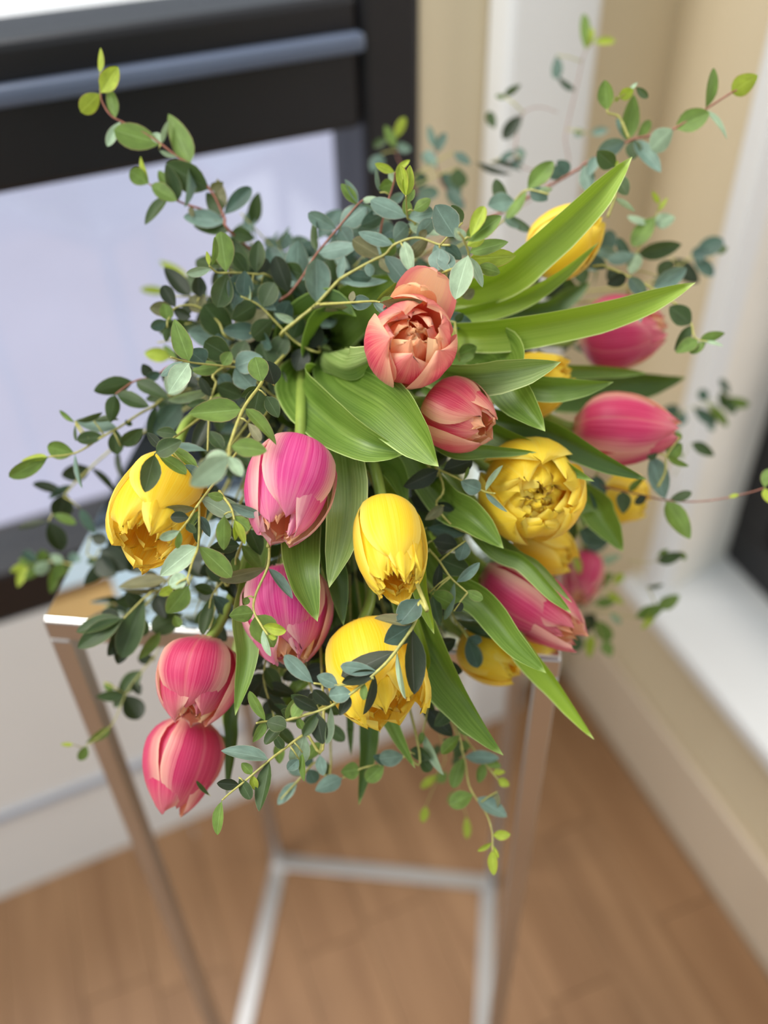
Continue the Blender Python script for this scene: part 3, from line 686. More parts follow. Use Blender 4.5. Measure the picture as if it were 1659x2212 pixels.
exec('''
S = sprig
S('A',.63,.61,'r','1390,1260 1340,1160 1290,1050 1230,960 1150,855 1060,800 960,720 850,650 740,595 660,550 610,470 600,420',
 '598,300,603,148,38,l;598,420,712,262,112,l;592,425,480,530,112,l;700,560,650,385,72,g;735,555,635,725,60,p;945,745,680,640,150,g;960,720,1006,578,34,p;955,745,915,660,62,p;1150,850,1010,545,135,g;950,760,1055,805,28,p;1250,1010,985,840,170,d;1130,865,1130,1095,62,b;1265,1000,1335,945,60,n;1330,1160,1220,1010,95,d;1345,1150,1505,988,95,e;1340,1190,1100,1165,112,b;1350,1250,1150,1200,85,d;1370,1250,1515,1290,90,d;1320,1130,1300,930,80,n',
 'long eucalyptus sprig rising to lime green tips at the upper left, by the black rail')
S('A',.63,.62,'r','1330,1160 1200,1110 1080,1070 970,1010 890,960',
 '890,960,780,880,100,g;885,940,825,798,42,l;895,958,1060,1060,95,g;1000,1050,855,1185,64,d;1045,1010,950,870,72,g;1065,1065,985,850,92,d;1140,1100,1150,1160,40,n',
 'short side sprig under the tall upper left one, against the pale window glass',join=False)
S('A',.61,.57,'y','1620,1520 1530,1500 1400,1490 1300,1490 1250,1450',
 '1265,1465,1113,1502,62,p;1265,1455,1302,1280,34,g;1350,1480,1320,1245,128,g;1240,1430,1235,1362,28,l;1360,1495,1290,1700,135,d;1480,1480,1395,1370,84,d;1480,1490,1470,1662,40,p;1525,1495,1550,1300,98,d;1540,1500,1605,1410,74,k;1430,1500,1400,1680,130,e;1560,1560,1659,1720,140,e;1500,1640,1650,1720,60,b',
 'eucalyptus sprig with upright oval leaves at the left flank, below the tall sprig')
S('A',.62,.60,'y','1390,1890 1300,1780 1170,1690 1050,1700 1000,1780',
 '1050,1690,975,1568,84,k;1040,1700,895,1700,92,n;1030,1710,1145,1752,70,k;995,1780,985,1662,86,g;990,1790,902,1822,72,e;1000,1820,990,1905,45,d;1190,1640,1180,1505,92,k;1250,1700,1130,1640,115,n;1390,1890,1215,1680,185,d;1400,1890,1620,1715,175,n;1380,1895,1110,1850,150,b;1420,1900,1520,1960,80,k',
 'dark eucalyptus sprig at the left flank with a broad deep green leaf over grey ones')
S('A',.60,.545,'y','1620,2090 1480,2065 1310,2045 1130,2025 1020,1995',
 '1140,1990,1035,1768,122,g;1310,2045,1150,2075,92,g;1325,2050,1380,1965,82,g;1385,2000,1225,1900,150,d;1550,2140,1480,1995,132,g;1400,2060,1560,1990,140,b;1400,2075,1520,2180,150,b;1130,2030,1000,2205,132,p,-.02;1620,2080,1560,1900,150,d;1230,2030,1130,1950,140,e;1100,2010,960,2110,60,b',
 'eucalyptus sprig with a yellow stem reaching left above the golden tulip')
S('A',.80,.80,'y','1150,1560 1090,1480 1000,1430','1140,1510,950,1420,62,l;1020,1610,840,1590,52,l,.01;1090,1500,1050,1600,40,g',
 'faint blurred lime sprig far behind the left flank',join=False)
S('P',.66,.66,'y','420,800 375,775 335,770','370,772,312,760,32,l;385,780,350,745,20,g','small blurred lime tip left of the yellow stemmed sprig',join=False)
S('D',.60,.57,'y','1320,130 1290,220 1255,330 1245,480 1240,620',
 '1270,235,1000,297,58,p;1300,235,1445,295,112,d;1280,150,1372,240,95,e;1240,330,1118,352,62,d;1250,420,1160,640,92,k;1245,500,1330,600,80,d;1255,330,1350,320,50,n;1240,640,960,588,52,b;1250,300,1190,180,60,k',
 'eucalyptus sprig running straight down left of centre behind the pale near leaves')
S('D',.56,.47,'y','1600,150 1555,225 1455,365 1380,560 1365,650',
 '1450,375,1128,405,150,g;1470,365,1665,562,82,g;1555,225,1510,440,150,d;1560,215,1525,58,128,g;1640,230,1600,80,120,k;1590,290,1665,420,92,d;1370,590,1592,612,122,g;1370,650,1140,830,160,p,-.015;1380,640,1215,700,115,p;1385,660,1445,775,80,p;1395,640,1405,720,40,l;1480,450,1560,560,60,n;1545,230,1440,300,60,d',
 'nearest eucalyptus sprig at left of centre, its big grey green leaves out of focus',rad=.0012)
S('D',.56,.49,'y','1215,820 1190,900 1190,1000 1185,1180 1150,1280 1120,1380',
 '1180,890,1385,1015,102,p;1190,870,1465,1000,100,p;1185,1185,945,1360,132,p;1195,1190,1385,1370,120,g;1125,1370,1005,1420,102,p;1040,1430,950,1482,62,l;1130,1420,1000,1600,135,g;1180,970,1120,1100,60,g;1195,1000,1255,1130,60,e;1200,1010,1170,1170,55,d',
 'pale eucalyptus sprig hanging down between the golden and the magenta tulips')
S('D',.535,.505,'y','1250,850 1165,970 1120,1040 1075,1095',
 '1075,1095,952,1150,62,p;1070,1100,1060,1205,44,g;1150,950,975,975,62,n;1130,1020,1020,1010,70,k;1110,1050,1170,1110,50,d','thin pale twig crossing the right side of the golden tulip')
S('D',.54,.51,'y','1310,860 1340,900 1380,960 1400,1030',
 '1380,1010,1482,1092,84,g;1340,1000,1335,1212,95,g;1395,1030,1412,1150,38,l;1410,1040,1470,1172,54,l;1360,930,1545,1015,60,b;1340,900,1240,880,60,g','sprig tip with clustered lime buds left of the bright magenta tulip',join=False)
S('D',.575,.56,'y','1520,1050 1480,1100 1440,1180 1410,1250 1405,1300',
 '1408,1245,1400,1372,62,g;1440,1180,1255,1205,92,d;1445,1180,1562,1325,82,g;1480,1080,1560,1235,108,d;1500,1060,1645,1120,70,d;1450,1160,1380,1090,60,d','little sprig with one hanging oval bud above the lower magenta tulip',join=False)
S('D',.56,.52,'y','1620,1100 1610,1180 1600,1310 1530,1470 1515,1570 1560,1660 1600,1720',
 '1590,1320,1310,1402,84,n;1605,1310,1735,1515,60,b;1550,1575,1368,1602,105,g;1515,1600,1640,1790,175,g;1570,1665,1716,1690,75,l;1570,1680,1600,1850,40,p;1610,1720,1650,1740,35,l;1480,1490,1460,1540,45,g;1620,1180,1690,1100,90,e','eucalyptus sprig with a lime tip hanging over the lower magenta tulip',rad=.001)
S('D',.585,.515,'y','1120,480 1040,540 980,600 925,635',
 '920,630,1095,560,112,d;928,640,858,870,124,d;1000,590,1180,720,80,g;940,640,1110,765,72,g;1060,520,935,500,72,d;960,600,880,510,60,k;1110,760,1035,755,55,k;1100,700,1200,780,70,e','dark eucalyptus sprig with one leaf lying on top of the golden tulip')
S('D',.63,.61,'r','1080,90 960,150 900,180 800,205 690,280',
 '800,200,560,260,112,d;810,205,1000,295,92,d;660,285,655,452,92,d;690,285,895,352,92,d;860,160,960,160,62,e;1130,80,1000,275,134,p,-.03;960,150,1080,240,80,k;900,180,850,100,70,k;1000,130,1190,230,90,k','eucalyptus sprig with dark pointed leaves reaching left, above the far left one')
S('D',.64,.60,'y','1110,260 1000,290 920,350 830,400 710,480 620,530 455,630 290,655',
 '710,480,455,440,90,b;450,450,362,372,28,g;620,530,460,560,84,d;700,500,690,640,92,d;720,590,852,490,92,d;450,630,275,600,112,g;285,660,52,782,102,g;285,655,130,690,42,l;455,640,512,840,32,b;450,460,450,560,18,d;450,440,612,410,32,d;930,350,890,540,55,e;1085,330,920,520,152,e;1000,300,870,310,60,d;560,440,700,420,40,d;780,440,760,470,50,d','eucalyptus sprig stretching far left, its two round end leaves lime green',rad=.001)
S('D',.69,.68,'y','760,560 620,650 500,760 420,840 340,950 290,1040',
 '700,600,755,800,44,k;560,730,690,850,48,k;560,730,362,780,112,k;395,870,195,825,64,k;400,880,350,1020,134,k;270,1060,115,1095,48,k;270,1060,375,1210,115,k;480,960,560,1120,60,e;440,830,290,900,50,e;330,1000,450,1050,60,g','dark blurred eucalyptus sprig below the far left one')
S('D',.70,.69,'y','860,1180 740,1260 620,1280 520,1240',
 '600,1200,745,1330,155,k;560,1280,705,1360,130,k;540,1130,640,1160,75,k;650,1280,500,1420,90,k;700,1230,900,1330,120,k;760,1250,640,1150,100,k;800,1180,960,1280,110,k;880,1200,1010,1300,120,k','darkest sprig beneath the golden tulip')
S('D',.72,.75,'y','600,1330 450,1300 300,1280 160,1300',
 '150,1290,60,1340,50,l;160,1280,170,1210,60,b;260,1280,250,1210,80,g;300,1290,210,1350,80,p;380,1300,330,1380,90,g;420,1290,500,1380,90,g;160,1300,100,1430,60,l;330,1300,290,1470,60,g;450,1300,440,1220,80,b;260,1290,150,1390,70,g;520,1310,600,1260,70,d;380,1290,300,1240,60,p;240,1280,130,1230,60,e;450,1310,540,1460,60,g;210,1290,110,1270,50,g','blurred sprig at the far left over the corner of the stand')
S('D',.63,.61,'y','1130,1400 1050,1440 940,1450 870,1490 740,1620',
 '1010,1390,703,1420,84,n;960,1440,712,1462,34,n;735,1640,443,1680,92,d;865,1500,715,1860,155,d;740,1650,450,1790,125,d;960,1700,830,1870,72,g,.01;1090,1590,905,1690,140,d,.01;1000,1620,940,1540,60,k,.01;780,1660,640,1840,110,k,.02;760,1700,700,1890,100,k,.02','dark eucalyptus sprig reaching left just in front of the stand edge')
S('D',.60,.59,'y','1400,1330 1330,1400 1270,1480 1250,1560',
 '1270,1480,1222,1722,84,d;1270,1480,1385,1600,92,e;1330,1400,1230,1300,80,d;1360,1380,1400,1500,70,k;1040,1600,1070,1675,60,g,.01;1280,1470,1160,1430,70,d','drooping eucalyptus sprig above the deep pink tulips')
S('G',.69,.66,'y','690,240 640,330 560,430 480,540 390,735 240,860 200,866 163,853',
 '160,853,85,851,27,l;570,410,425,550,102,d;440,550,295,570,72,d;345,480,395,530,50,g;450,540,555,705,130,k;480,540,400,630,70,d;390,735,238,862,62,g;238,862,200,950,64,g;640,330,545,350,72,k;520,470,560,560,60,k','blurred sprig trailing down beside the left leg of the stand',rad=.0005)
S('G',.55,.52,'y','1700,600 1620,645 1520,685 1420,710 1310,715 1255,725',
 '1310,710,1208,540,64,g;1312,720,1238,842,62,g;1315,715,1430,742,102,d;1435,700,1475,580,42,g;1620,640,1460,560,84,d;1560,600,1625,560,80,k;1420,715,1310,850,70,d;1520,690,1400,650,70,d;1500,690,1530,760,50,g','eucalyptus sprig at the bottom centre left pointing left with narrow folded leaves',join=False)
S('G',.56,.53,'y','1659,760 1545,790 1420,880 1340,940 1200,1060 1100,1140 1050,1185',
 '1540,790,1488,988,125,p;1335,940,1052,865,84,b;1340,950,1285,1252,94,d;1170,1100,1018,1080,68,k;1150,1050,1222,1180,76,d;1240,1030,1250,1130,54,l;1052,1185,1005,1398,68,g;1420,880,1360,790,60,d;1530,900,1530,1075,42,g;1510,940,1440,1000,72,b;1230,1030,1170,960,60,g','eucalyptus sprig hanging lowest at the left, past the lowest tulip')
S('G',.57,.57,'y','980,1160 970,1150 900,1080','985,1155,893,1070,27,d','single narrow dark leaf against the lowest pink tulip',join=False,rad=.0002)
S('G',.62,.60,'y','1700,900 1600,960 1510,1060 1400,1180',
 '1500,1070,1378,1210,72,b;1560,1000,1612,1080,92,e;1520,1040,1450,980,62,b;1600,970,1540,940,70,e;1640,940,1700,1060,60,d;1220,430,1375,590,135,k,.02;1350,580,1290,700,80,k,.02','dim eucalyptus sprig behind the lowest hanging sprigs at the bottom')
S('H',.522,.505,'y','640,-40 635,0 610,100 545,200 480,280 400,350 330,410 240,465 180,490 40,530',
 '610,95,428,85,54,n;605,100,478,185,112,e;638,-10,545,105,112,e;612,110,598,412,94,k;535,212,592,432,24,p;525,215,285,335,100,k;450,315,278,290,64,b;445,320,283,358,64,k;450,330,400,512,48,k;400,372,385,440,37,g;335,418,228,425,84,b;332,440,275,508,54,k;240,470,205,635,34,p;180,490,72,430,62,k;240,460,160,400,60,k;60,525,110,440,60,g;170,495,200,640,80,k;180,480,110,600,50,d','main eucalyptus sprig crossing the large frilled yellow tulip',rad=.0011)
S('H',.513,.51,'y','430,340 370,355 270,375 160,365','270,375,173,335,68,b;160,365,28,240,72,b','short blue green side sprig left of the large frilled yellow tulip',join=False)
S('H',.60,.60,'y','620,600 570,690 480,725 380,745 290,790',
 '570,690,453,705,78,b;480,735,395,800,74,g;290,790,168,845,78,b;370,745,285,765,80,g;590,660,690,700,62,d;500,725,430,690,50,e;640,700,685,760,60,d','row of round blue green leaves along the bottom edge under the yellow tulip')
S('H',.61,.60,'y','640,380 660,400 670,480 650,585','645,590,755,768,48,p;660,480,780,608,84,k;665,420,690,560,60,d;650,580,640,640,30,g','sprig ending in one long narrow silver leaf at the bottom centre')
S('H',.64,.60,'y','640,220 700,350 760,480 830,680 860,830 930,940 960,1030 962,1120',
 '770,515,902,627,52,b;840,700,778,832,64,g;845,690,992,700,62,b;870,880,1030,958,74,b;985,850,955,947,52,n;865,870,768,905,80,g;955,1110,965,1228,46,l;965,1040,1042,1045,46,l;955,1080,893,1112,22,l;960,1090,985,1150,22,l;820,650,740,620,60,d;760,480,690,560,60,d;735,400,790,430,40,n','longest hanging sprig with lime buds at its tip, below right of centre',rad=.0008)
S('H',.65,.62,'y','700,300 790,430 830,590 910,700 990,800','930,720,900,812,48,g;920,700,1000,740,40,g;985,790,1038,822,42,l;810,520,860,560,40,g;840,620,790,700,60,d;870,650,800,640,40,g;960,770,1020,760,30,l;790,440,860,500,36,p','second hanging sprig just right of the silver leaf, with small green leaves')
S('H',.70,.70,'y','720,560 720,760 690,850 660,920','660,910,650,992,42,l;690,770,640,832,38,l;720,640,700,700,40,d;700,760,745,812,70,g','blurred short hanging twig left of the lime budded one',rad=.0004)
S('H',.72,.71,'y','770,600 800,800 845,960','845,970,850,1062,37,l;800,860,760,900,50,g;780,700,830,740,50,d','blurred twig with one lime leaf between the hanging sprigs',rad=.0004)
S('E',.59,.555,'y','1180,440 1240,455 1380,520 1510,585 1575,597',
 '1490,590,1372,530,104,b;1510,590,1632,438,32,p;1510,590,1645,712,36,b;1380,530,1422,440,22,g;1240,470,1040,560,112,k;1250,480,1440,400,120,k','small eucalyptus sprig touching the left of the full golden tulip')
S('E',.59,.575,'y','1240,480 1225,660 1310,780 1400,830 1500,875','1270,670,1150,755,62,n;1230,650,1330,700,60,k','bare thin twig in the dark middle right of the central yellow tulip')
S('E',.59,.56,'y','1130,850 1180,930 1240,1000 1310,1100 1410,1190',
 '1165,800,1398,842,84,e;1220,985,1428,1070,142,d;1345,1130,1488,1020,62,b;1400,1180,1502,1230,64,g;1330,1130,1275,1355,52,b;1180,1190,1335,1265,114,g;1400,880,1360,1000,94,e;1200,880,1350,900,110,k;1330,1300,1380,1250,60,k;1200,1200,1240,1390,70,d;1250,1010,1220,1170,60,k','dark oval leaved sprig between the central yellow and the slanting pink tulip')
S('E',.61,.60,'y','1290,1250 1330,1340 1410,1460','1410,1470,1495,1480,60,e;1420,1480,1470,1640,94,e;1340,1340,1560,1440,60,d;1300,1320,1180,1300,60,k','sprig with two blue green leaves lying on the lowest right yellow tulip')
S('B',.60,.565,'y','20,1175 120,1080 230,990 350,860 400,820 560,730 640,690 700,630 830,590 960,630 1030,635',
 '230,975,225,718,162,b;385,870,395,697,54,b;390,860,655,855,62,b;110,1100,-20,1045,48,p;605,680,447,600,112,n;610,690,685,800,78,n;605,670,695,600,112,g;780,720,895,598,78,n;560,740,548,825,62,b;850,600,885,540,52,n;640,700,770,862,122,e;760,640,790,790,85,p;400,820,560,830,80,e;700,640,480,560,80,b;830,590,930,480,90,b;940,630,1020,760,130,b;1000,640,1100,720,80,e','long yellow stemmed sprig arching across the top centre over the open coral tulip',rad=.0011)
S('B',.61,.59,'r','20,980 75,920 150,820 230,690 370,520 470,400 510,365',
 '110,870,120,608,150,b;245,700,482,640,104,b;232,690,205,432,48,d;375,550,178,448,94,b;380,540,535,400,134,b;370,530,440,640,114,e;455,380,380,265,68,g;465,370,395,248,50,b;475,390,635,432,54,b;370,500,395,560,37,n;150,820,20,760,110,d;190,760,300,860,90,e;70,930,-20,700,120,k;500,375,590,350,40,p','red stemmed sprig with broad blue grey leaves left of the top centre')
S('B',.61,.585,'r','600,640 610,580 630,470 690,270 700,200',
 '640,460,493,520,104,e;610,590,438,540,114,b;620,580,705,540,134,e;690,265,608,300,84,g;690,180,578,150,54,l;610,320,583,165,28,b;700,280,675,190,44,p;650,380,760,330,60,b;705,190,790,130,38,l;610,600,560,720,90,b;620,600,760,620,110,e','red stemmed upright sprig at the top centre with a lime green tip')
S('B',.59,.55,'y','790,560 775,470 768,400 765,340',
 '762,345,735,158,72,l;768,345,785,160,74,l;770,470,553,370,114,b;780,470,935,440,104,b;800,460,770,350,62,g;810,430,915,360,74,g;800,380,822,300,44,g;790,500,880,560,60,p;780,510,690,600,110,b;850,530,970,575,44,p','upright sprig with closed pale green tip leaves above the top centre')
S('B',.60,.56,'y','1010,1000 1050,950 1010,850 1005,750 965,640',
 '1060,590,935,398,172,b,-.02;1105,500,1040,395,82,d;1025,800,876,780,94,n;960,650,955,790,134,b;980,660,1040,800,110,b;1100,950,1172,900,72,n;1010,850,1080,900,60,d','sprig curving down beside the open coral tulip with a big grey leaf at its top',rad=.001)
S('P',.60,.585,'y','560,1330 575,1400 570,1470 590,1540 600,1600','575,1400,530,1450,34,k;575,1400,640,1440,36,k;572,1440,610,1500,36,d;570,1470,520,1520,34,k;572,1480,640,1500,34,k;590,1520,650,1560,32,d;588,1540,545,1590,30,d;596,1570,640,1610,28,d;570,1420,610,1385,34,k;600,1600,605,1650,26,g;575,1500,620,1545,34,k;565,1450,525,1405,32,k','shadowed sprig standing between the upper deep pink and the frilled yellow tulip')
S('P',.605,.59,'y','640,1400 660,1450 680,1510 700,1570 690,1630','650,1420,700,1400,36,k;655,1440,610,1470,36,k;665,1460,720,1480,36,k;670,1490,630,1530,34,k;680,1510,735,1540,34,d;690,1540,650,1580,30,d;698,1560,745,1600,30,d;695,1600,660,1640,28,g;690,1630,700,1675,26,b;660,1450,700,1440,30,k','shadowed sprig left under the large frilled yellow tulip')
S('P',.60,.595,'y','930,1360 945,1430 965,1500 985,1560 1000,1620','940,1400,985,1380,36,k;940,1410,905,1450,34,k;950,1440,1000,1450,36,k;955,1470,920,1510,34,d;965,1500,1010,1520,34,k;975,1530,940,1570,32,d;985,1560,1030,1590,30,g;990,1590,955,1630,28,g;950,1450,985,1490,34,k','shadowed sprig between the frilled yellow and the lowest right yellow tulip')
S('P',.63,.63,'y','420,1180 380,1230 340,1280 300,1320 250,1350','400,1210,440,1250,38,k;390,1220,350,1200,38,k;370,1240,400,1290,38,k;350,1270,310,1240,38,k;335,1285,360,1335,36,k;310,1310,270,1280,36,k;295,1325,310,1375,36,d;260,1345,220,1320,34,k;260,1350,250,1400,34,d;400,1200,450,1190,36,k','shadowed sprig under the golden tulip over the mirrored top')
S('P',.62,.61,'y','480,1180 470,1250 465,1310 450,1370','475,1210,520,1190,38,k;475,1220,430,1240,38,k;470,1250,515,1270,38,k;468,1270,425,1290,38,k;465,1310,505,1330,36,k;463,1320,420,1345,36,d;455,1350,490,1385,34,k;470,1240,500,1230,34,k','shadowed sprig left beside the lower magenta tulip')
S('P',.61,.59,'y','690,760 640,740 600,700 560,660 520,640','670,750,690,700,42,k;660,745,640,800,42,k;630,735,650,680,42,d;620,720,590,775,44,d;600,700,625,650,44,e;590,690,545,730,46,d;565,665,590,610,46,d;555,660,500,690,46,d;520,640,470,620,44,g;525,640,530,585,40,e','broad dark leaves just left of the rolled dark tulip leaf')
S('P',.61,.60,'y','640,860 600,860 560,830 520,790 480,770','620,860,640,910,42,k;600,855,590,905,42,k;590,850,610,800,42,d;560,830,545,880,44,d;550,820,580,770,42,d;520,790,490,840,44,d;510,785,530,735,42,d;480,770,440,800,40,d;480,770,470,720,40,e','broad dark leaves above the stem of the bright magenta tulip')
S('B',.54,.475,'y','1090,760 1140,700 1110,600 1080,560',
 '1140,690,1055,955,142,p;1170,700,1230,882,62,p;1150,680,1378,610,92,g;1170,730,1430,710,122,l;1150,590,1235,410,84,l;1150,600,1335,470,122,g;1110,610,1060,530,70,p;1130,640,1240,580,70,l;1190,760,1330,800,80,g','near blurred sprig with pale and lime leaves, in front of the broad pointed tulip leaf')
S('B',.585,.53,'y','230,990 400,980 560,970 610,975',
 '430,980,565,985,92,e;440,970,450,908,42,n;565,975,685,1078,58,b;585,970,702,848,44,g;605,970,698,958,52,g;640,975,865,990,64,n;200,1015,420,1000,62,n','thin side sprig ending on the upper petals of the open coral tulip',join=False)
S('B',.60,.59,'y','900,1060 980,1080 1060,1095','980,1080,1158,1100,104,e;1070,1290,1190,1245,92,g;1085,1330,1170,1290,50,g;1010,1440,940,1510,72,b;1070,1100,1110,1040,50,d;720,920,830,870,92,b','few round leaves peeking out right of the open coral tulip')
S('B',.65,.62,'y','1300,520 1370,440 1420,365 1490,305 1620,330',
 '1490,310,1645,145,112,g;1560,290,1642,300,44,p;1490,320,1368,482,64,g;1420,370,1250,405,124,b;1340,420,1300,240,84,d;1500,320,1610,360,94,e;1370,470,1440,540,60,b;1380,450,1500,560,50,b','eucalyptus sprig left of the topmost yellow tulip')
S('C',.66,.61,'r','440,1060 560,980 700,900 860,830 1000,800 1095,770 1290,650 1430,560 1470,540',
 '1430,560,1598,450,124,l;1275,640,1358,403,64,g;1100,770,1310,680,134,g;1290,655,1432,812,38,p;1095,775,955,890,134,p;870,840,1015,1042,94,b;850,840,850,948,92,d;820,830,850,568,110,g;812,830,762,703,48,b;800,840,632,905,104,b;870,800,962,718,62,g;700,900,640,930,50,b;560,980,600,1150,100,b;480,1040,400,960,90,e;640,930,580,1040,70,b;430,1060,340,1010,80,e','long red stemmed sprig stretching to the upper right corner with a lime end leaf',rad=.001)
S('C',.625,.62,'y','830,830 770,700 700,670 740,600 790,570','675,660,688,478,98,g;765,590,855,535,74,l;870,520,940,585,48,d;830,540,880,490,24,p;740,600,770,580,30,l','small side sprig with an upright oval leaf above the long upper right sprig',join=False)
S('C',.62,.61,'y','700,1300 745,1180 755,1100 745,1000','745,1000,636,905,114,d;755,1040,822,1165,92,d;742,1185,596,1252,74,g;745,1185,868,1262,38,p;750,1000,760,960,30,l','sprig crossing behind the tip of the broad pointed leaf at upper right',join=False)
S('C',.80,.78,'r','400,1080 450,800 520,500 560,330 610,250','545,290,560,82,62,g;600,230,600,165,38,l;640,240,748,240,48,l;500,540,400,470,40,e;560,800,500,790,52,b;600,800,705,775,52,b;395,330,400,475,68,e;570,280,600,200,40,l','blurred tall sprig near the top edge on the white trim',rad=.0005)
S('C',.78,.78,'r','330,1100 200,1000 150,900 190,690 290,640 400,670','190,680,75,820,84,k;80,575,182,505,44,d;0,970,195,1000,42,k;140,880,205,932,42,b;90,580,30,570,30,g;200,930,130,1000,60,e;150,900,60,960,40,e','blurred sprig with dark leaves before the white trim at the top',rad=.0005)
S('B',.76,.78,'r','900,560 860,400 800,250 720,120 700,0','950,180,890,60,60,b;1080,170,1080,290,110,d;700,60,640,-80,60,g;720,0,760,-130,60,l;860,300,960,330,80,b;800,250,900,250,90,e;620,90,560,200,90,e;900,330,830,420,100,b;1050,80,1150,150,60,e;780,200,700,260,90,d;700,40,800,60,60,b;660,0,570,40,50,d','blurred sprig behind the top centre against the black window post',rad=.0005)
S('B',.77,.78,'r','1100,420 1000,300 960,200 940,60','940,90,1000,-40,60,e;960,200,1100,330,90,e;1180,140,1400,190,45,k,.01;940,60,900,-80,50,b;1300,-60,1260,-160,60,d,.01;1000,300,1120,420,80,e;950,150,860,90,70,b','blurred sprig right of the black window post')
S('C',.70,.66,'y','780,1780 820,1750 840,1640 880,1500 950,1380 1000,1260',
 '980,1330,1105,1300,94,p;960,1330,815,1298,44,p;960,1280,850,1465,112,g;1010,1220,968,1140,34,l;905,1530,1155,1470,104,d;880,1500,840,1640,92,p;1000,1250,1060,1180,30,l;1000,1650,1085,1555,92,d;900,1530,700,1560,80,b;860,1600,760,1420,70,e','upright sprig with a yellow stem at right, above the upper right pink tulip')
S('C',.76,.76,'y','900,1700 1080,1620 1200,1540 1340,1500','1200,1500,1395,1425,114,e;1220,1560,1335,1645,84,e;1340,1490,1415,1480,54,g;1080,1540,1245,1690,112,k;1200,1550,1300,1500,90,e;1060,1640,980,1720,80,k','blurred blue grey sprig farthest right above the long bright leaf')
S('C',.64,.62,'y','560,1600 700,1600 820,1650 980,1730 1060,1790 1130,1830 1200,1930 1215,2000 1245,2030 1300,2040',
 '970,1730,1165,1600,114,b;940,1780,835,1650,84,b;960,1740,905,1935,64,b;1205,1935,1075,1830,124,d;1195,1940,1110,2092,74,d;1250,2030,1402,1988,62,g;1240,2040,1115,2095,84,g;1290,2040,1190,2110,60,g;700,1600,560,1540,80,e;830,1640,700,1700,80,k;1250,2040,1395,2060,28,p','sprig curling down to narrow leaves right of the upper right pink tulip')
S('C',.72,.70,'y','300,1700 420,1650 520,1560 640,1480','420,1650,330,1780,110,k;520,1560,560,1700,110,d;640,1480,760,1400,110,e;600,1500,640,1620,120,e;450,1640,340,1560,110,e;540,1560,430,1480,110,d;640,1480,600,1360,80,e;380,1690,520,1740,110,d;650,1500,780,1540,80,b;300,1700,200,1640,110,d;700,1600,780,1700,90,k;250,1740,140,1830,90,k','shaded sprig mass under the topmost yellow tulip')
S('F',.66,.63,'r','700,720 780,760 1000,810 1090,830 1250,840 1400,825 1560,790 1640,765',
 '1100,820,1015,598,118,b;1095,840,1238,1042,114,g;1110,830,1245,790,54,d;1640,765,1660,660,60,g;1640,770,1670,850,50,l;1430,815,1500,800,24,l;725,690,735,885,98,e;860,770,875,902,84,d;780,600,918,550,104,d;900,790,985,700,40,g;1000,810,930,850,50,k','thin brown twig running out to the right edge',rad=.0007)
S('F',.64,.63,'y','1060,760 1100,680 1110,590 1180,490','1100,600,1190,525,94,g;1100,590,1222,657,34,g;1180,540,1175,462,50,g;1060,580,1000,600,50,d','short green twig at the tip of the right pink tulip',join=False)
S('F',.74,.74,'y','1150,700 1200,600 1240,520','1240,490,1362,592,64,d;1200,600,1150,560,30,g','single dark leaf right of the right pink tulip',join=False,rad=.0003)
S('F',.74,.74,'y','900,1160 1000,1170 1050,1165','1050,1165,1205,1125,66,d;1060,1130,1120,1100,30,g;1190,1110,1205,1160,34,g','dark curled leaf below the brown twig at the right',join=False,rad=.0003)
S('F',.78,.78,'y','800,1440 940,1470 1060,1420','935,1475,1090,1400,78,g;1080,1420,1178,1350,76,g;1000,1300,1095,1300,24,d;1060,1440,960,1530,40,l','blurred lime green sprig low at the right over the beige wall',join=False,rad=.0004)
S('F',.86,.88,'y','900,500 1050,440 1180,360 1320,300 1450,260','1200,330,1150,420,90,e;1320,290,1290,230,60,e;1370,420,1330,440,60,b;1440,340,1400,240,60,d;1180,360,1090,330,80,e;1250,330,1380,410,70,e;1400,270,1560,320,60,g;1450,260,1400,170,40,e;1420,280,1480,360,60,d;1100,430,1170,480,50,g;1330,300,1440,430,50,g','faint blurred sprig far right before the white window jamb',rad=.0005)
S('F',.80,.82,'y','560,1080 640,1200 700,1320 720,1480','640,1150,740,1090,60,d;660,1250,780,1200,60,g;700,1300,820,1230,70,g;820,1290,870,1230,50,l;700,1330,620,1400,80,d;710,1400,830,1380,60,g;720,1450,640,1560,80,k;730,1480,800,1600,90,g;700,1560,690,1690,60,l;760,1600,810,1680,70,g;560,1560,500,1640,90,k;600,1540,620,1660,90,d;780,1330,870,1400,40,l;740,1180,860,1130,50,p;800,1440,860,1500,40,p;660,1080,790,1050,90,e','blurred sprig cluster below the small far pink tulip',rad=.0006)
S('F',.68,.66,'y','560,760 600,900 630,1000','590,850,600,1015,64,d;625,840,655,980,44,g;660,990,795,1060,114,e;610,960,560,1080,60,d','sprig behind the right side of the full golden tulip')
S('F',.61,.61,'y','-20,1480 20,1560 60,1600','20,1600,105,1600,34,e;60,1605,75,1745,84,e;0,1500,185,1580,64,d','narrow sprig over the lowest right yellow tulip',join=False)
''')
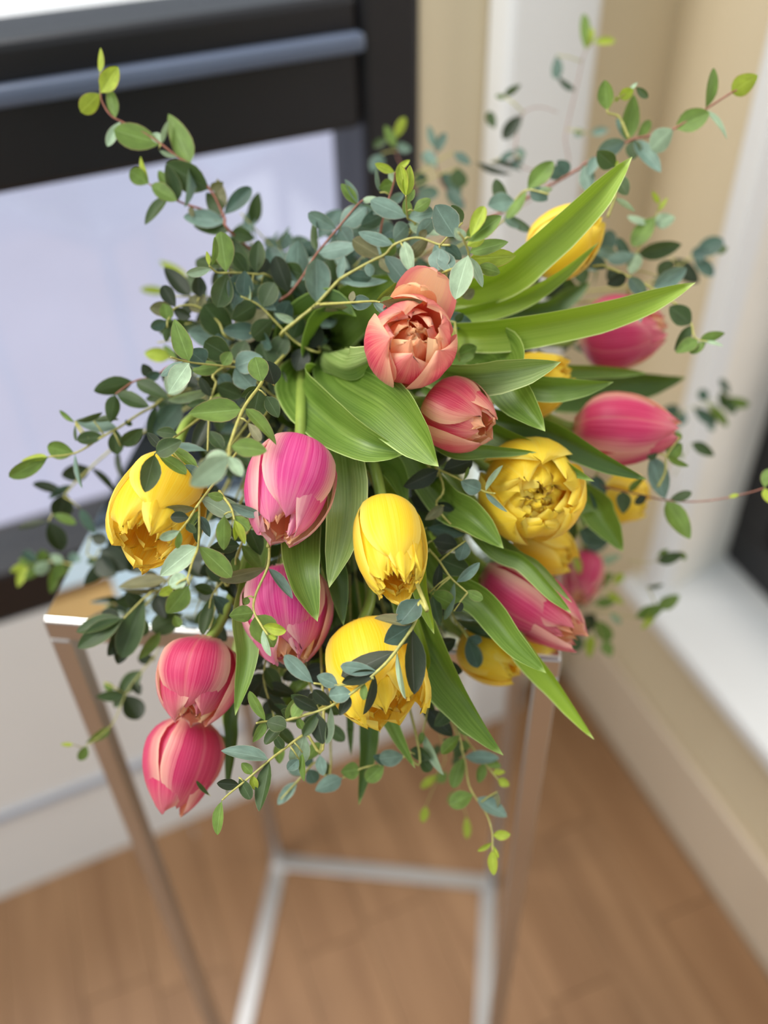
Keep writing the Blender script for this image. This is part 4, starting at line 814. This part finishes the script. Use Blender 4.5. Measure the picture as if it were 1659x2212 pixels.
# procedural sprigs that fill the shaded heart of the bouquet
def fill_sprig(tx, ty, td, n, codes, label, seed, size=.024):
    rng = random.Random(seed)
    tip = at(tx, ty, td); pre = from_vase(tip, rng, .01); pts = pre + [tip]
    org = pts[0]; P = catmull(pts, 40)
    root = empty('eucalyptus_sprig', org); tag(root, label, 'sprig', GRP)
    Vt, Fc, U = tube(P - org, .0014, .0005, 6); mesh_obj('stem', Vt, Fc, stem_y, root, U)
    az = rng.uniform(0, 3)
    for k in range(n):
        f = .30 + .70 * (k + .5) / n; q = f * 39; i = min(38, int(q)); b = P[i] + (P[i + 1] - P[i]) * (q - i)
        tg = unit(P[i + 1] - P[i]); a = unit(np.cross(tg, [.2, .3, .9])); c = np.cross(tg, a); az += 1.57
        for sgn in (1, -1):
            dr = sgn * (a * math.cos(az) + c * math.sin(az))
            dr = unit(dr + tg * rng.uniform(.1, .7) + np.array([rng.uniform(-.2, .2) for _ in range(3)]))
            L = size * rng.uniform(.8, 1.3) * (1 - .35 * (k / n) ** 3)
            nr = unit(tg * .5 + unit(CAM - b) * .9 + np.array([rng.uniform(-.5, .5) for _ in range(3)]))
            put_leaf(root, org, b, b + dr * L, L * rng.uniform(.42, .62), rng.choice(codes), rng, nr)
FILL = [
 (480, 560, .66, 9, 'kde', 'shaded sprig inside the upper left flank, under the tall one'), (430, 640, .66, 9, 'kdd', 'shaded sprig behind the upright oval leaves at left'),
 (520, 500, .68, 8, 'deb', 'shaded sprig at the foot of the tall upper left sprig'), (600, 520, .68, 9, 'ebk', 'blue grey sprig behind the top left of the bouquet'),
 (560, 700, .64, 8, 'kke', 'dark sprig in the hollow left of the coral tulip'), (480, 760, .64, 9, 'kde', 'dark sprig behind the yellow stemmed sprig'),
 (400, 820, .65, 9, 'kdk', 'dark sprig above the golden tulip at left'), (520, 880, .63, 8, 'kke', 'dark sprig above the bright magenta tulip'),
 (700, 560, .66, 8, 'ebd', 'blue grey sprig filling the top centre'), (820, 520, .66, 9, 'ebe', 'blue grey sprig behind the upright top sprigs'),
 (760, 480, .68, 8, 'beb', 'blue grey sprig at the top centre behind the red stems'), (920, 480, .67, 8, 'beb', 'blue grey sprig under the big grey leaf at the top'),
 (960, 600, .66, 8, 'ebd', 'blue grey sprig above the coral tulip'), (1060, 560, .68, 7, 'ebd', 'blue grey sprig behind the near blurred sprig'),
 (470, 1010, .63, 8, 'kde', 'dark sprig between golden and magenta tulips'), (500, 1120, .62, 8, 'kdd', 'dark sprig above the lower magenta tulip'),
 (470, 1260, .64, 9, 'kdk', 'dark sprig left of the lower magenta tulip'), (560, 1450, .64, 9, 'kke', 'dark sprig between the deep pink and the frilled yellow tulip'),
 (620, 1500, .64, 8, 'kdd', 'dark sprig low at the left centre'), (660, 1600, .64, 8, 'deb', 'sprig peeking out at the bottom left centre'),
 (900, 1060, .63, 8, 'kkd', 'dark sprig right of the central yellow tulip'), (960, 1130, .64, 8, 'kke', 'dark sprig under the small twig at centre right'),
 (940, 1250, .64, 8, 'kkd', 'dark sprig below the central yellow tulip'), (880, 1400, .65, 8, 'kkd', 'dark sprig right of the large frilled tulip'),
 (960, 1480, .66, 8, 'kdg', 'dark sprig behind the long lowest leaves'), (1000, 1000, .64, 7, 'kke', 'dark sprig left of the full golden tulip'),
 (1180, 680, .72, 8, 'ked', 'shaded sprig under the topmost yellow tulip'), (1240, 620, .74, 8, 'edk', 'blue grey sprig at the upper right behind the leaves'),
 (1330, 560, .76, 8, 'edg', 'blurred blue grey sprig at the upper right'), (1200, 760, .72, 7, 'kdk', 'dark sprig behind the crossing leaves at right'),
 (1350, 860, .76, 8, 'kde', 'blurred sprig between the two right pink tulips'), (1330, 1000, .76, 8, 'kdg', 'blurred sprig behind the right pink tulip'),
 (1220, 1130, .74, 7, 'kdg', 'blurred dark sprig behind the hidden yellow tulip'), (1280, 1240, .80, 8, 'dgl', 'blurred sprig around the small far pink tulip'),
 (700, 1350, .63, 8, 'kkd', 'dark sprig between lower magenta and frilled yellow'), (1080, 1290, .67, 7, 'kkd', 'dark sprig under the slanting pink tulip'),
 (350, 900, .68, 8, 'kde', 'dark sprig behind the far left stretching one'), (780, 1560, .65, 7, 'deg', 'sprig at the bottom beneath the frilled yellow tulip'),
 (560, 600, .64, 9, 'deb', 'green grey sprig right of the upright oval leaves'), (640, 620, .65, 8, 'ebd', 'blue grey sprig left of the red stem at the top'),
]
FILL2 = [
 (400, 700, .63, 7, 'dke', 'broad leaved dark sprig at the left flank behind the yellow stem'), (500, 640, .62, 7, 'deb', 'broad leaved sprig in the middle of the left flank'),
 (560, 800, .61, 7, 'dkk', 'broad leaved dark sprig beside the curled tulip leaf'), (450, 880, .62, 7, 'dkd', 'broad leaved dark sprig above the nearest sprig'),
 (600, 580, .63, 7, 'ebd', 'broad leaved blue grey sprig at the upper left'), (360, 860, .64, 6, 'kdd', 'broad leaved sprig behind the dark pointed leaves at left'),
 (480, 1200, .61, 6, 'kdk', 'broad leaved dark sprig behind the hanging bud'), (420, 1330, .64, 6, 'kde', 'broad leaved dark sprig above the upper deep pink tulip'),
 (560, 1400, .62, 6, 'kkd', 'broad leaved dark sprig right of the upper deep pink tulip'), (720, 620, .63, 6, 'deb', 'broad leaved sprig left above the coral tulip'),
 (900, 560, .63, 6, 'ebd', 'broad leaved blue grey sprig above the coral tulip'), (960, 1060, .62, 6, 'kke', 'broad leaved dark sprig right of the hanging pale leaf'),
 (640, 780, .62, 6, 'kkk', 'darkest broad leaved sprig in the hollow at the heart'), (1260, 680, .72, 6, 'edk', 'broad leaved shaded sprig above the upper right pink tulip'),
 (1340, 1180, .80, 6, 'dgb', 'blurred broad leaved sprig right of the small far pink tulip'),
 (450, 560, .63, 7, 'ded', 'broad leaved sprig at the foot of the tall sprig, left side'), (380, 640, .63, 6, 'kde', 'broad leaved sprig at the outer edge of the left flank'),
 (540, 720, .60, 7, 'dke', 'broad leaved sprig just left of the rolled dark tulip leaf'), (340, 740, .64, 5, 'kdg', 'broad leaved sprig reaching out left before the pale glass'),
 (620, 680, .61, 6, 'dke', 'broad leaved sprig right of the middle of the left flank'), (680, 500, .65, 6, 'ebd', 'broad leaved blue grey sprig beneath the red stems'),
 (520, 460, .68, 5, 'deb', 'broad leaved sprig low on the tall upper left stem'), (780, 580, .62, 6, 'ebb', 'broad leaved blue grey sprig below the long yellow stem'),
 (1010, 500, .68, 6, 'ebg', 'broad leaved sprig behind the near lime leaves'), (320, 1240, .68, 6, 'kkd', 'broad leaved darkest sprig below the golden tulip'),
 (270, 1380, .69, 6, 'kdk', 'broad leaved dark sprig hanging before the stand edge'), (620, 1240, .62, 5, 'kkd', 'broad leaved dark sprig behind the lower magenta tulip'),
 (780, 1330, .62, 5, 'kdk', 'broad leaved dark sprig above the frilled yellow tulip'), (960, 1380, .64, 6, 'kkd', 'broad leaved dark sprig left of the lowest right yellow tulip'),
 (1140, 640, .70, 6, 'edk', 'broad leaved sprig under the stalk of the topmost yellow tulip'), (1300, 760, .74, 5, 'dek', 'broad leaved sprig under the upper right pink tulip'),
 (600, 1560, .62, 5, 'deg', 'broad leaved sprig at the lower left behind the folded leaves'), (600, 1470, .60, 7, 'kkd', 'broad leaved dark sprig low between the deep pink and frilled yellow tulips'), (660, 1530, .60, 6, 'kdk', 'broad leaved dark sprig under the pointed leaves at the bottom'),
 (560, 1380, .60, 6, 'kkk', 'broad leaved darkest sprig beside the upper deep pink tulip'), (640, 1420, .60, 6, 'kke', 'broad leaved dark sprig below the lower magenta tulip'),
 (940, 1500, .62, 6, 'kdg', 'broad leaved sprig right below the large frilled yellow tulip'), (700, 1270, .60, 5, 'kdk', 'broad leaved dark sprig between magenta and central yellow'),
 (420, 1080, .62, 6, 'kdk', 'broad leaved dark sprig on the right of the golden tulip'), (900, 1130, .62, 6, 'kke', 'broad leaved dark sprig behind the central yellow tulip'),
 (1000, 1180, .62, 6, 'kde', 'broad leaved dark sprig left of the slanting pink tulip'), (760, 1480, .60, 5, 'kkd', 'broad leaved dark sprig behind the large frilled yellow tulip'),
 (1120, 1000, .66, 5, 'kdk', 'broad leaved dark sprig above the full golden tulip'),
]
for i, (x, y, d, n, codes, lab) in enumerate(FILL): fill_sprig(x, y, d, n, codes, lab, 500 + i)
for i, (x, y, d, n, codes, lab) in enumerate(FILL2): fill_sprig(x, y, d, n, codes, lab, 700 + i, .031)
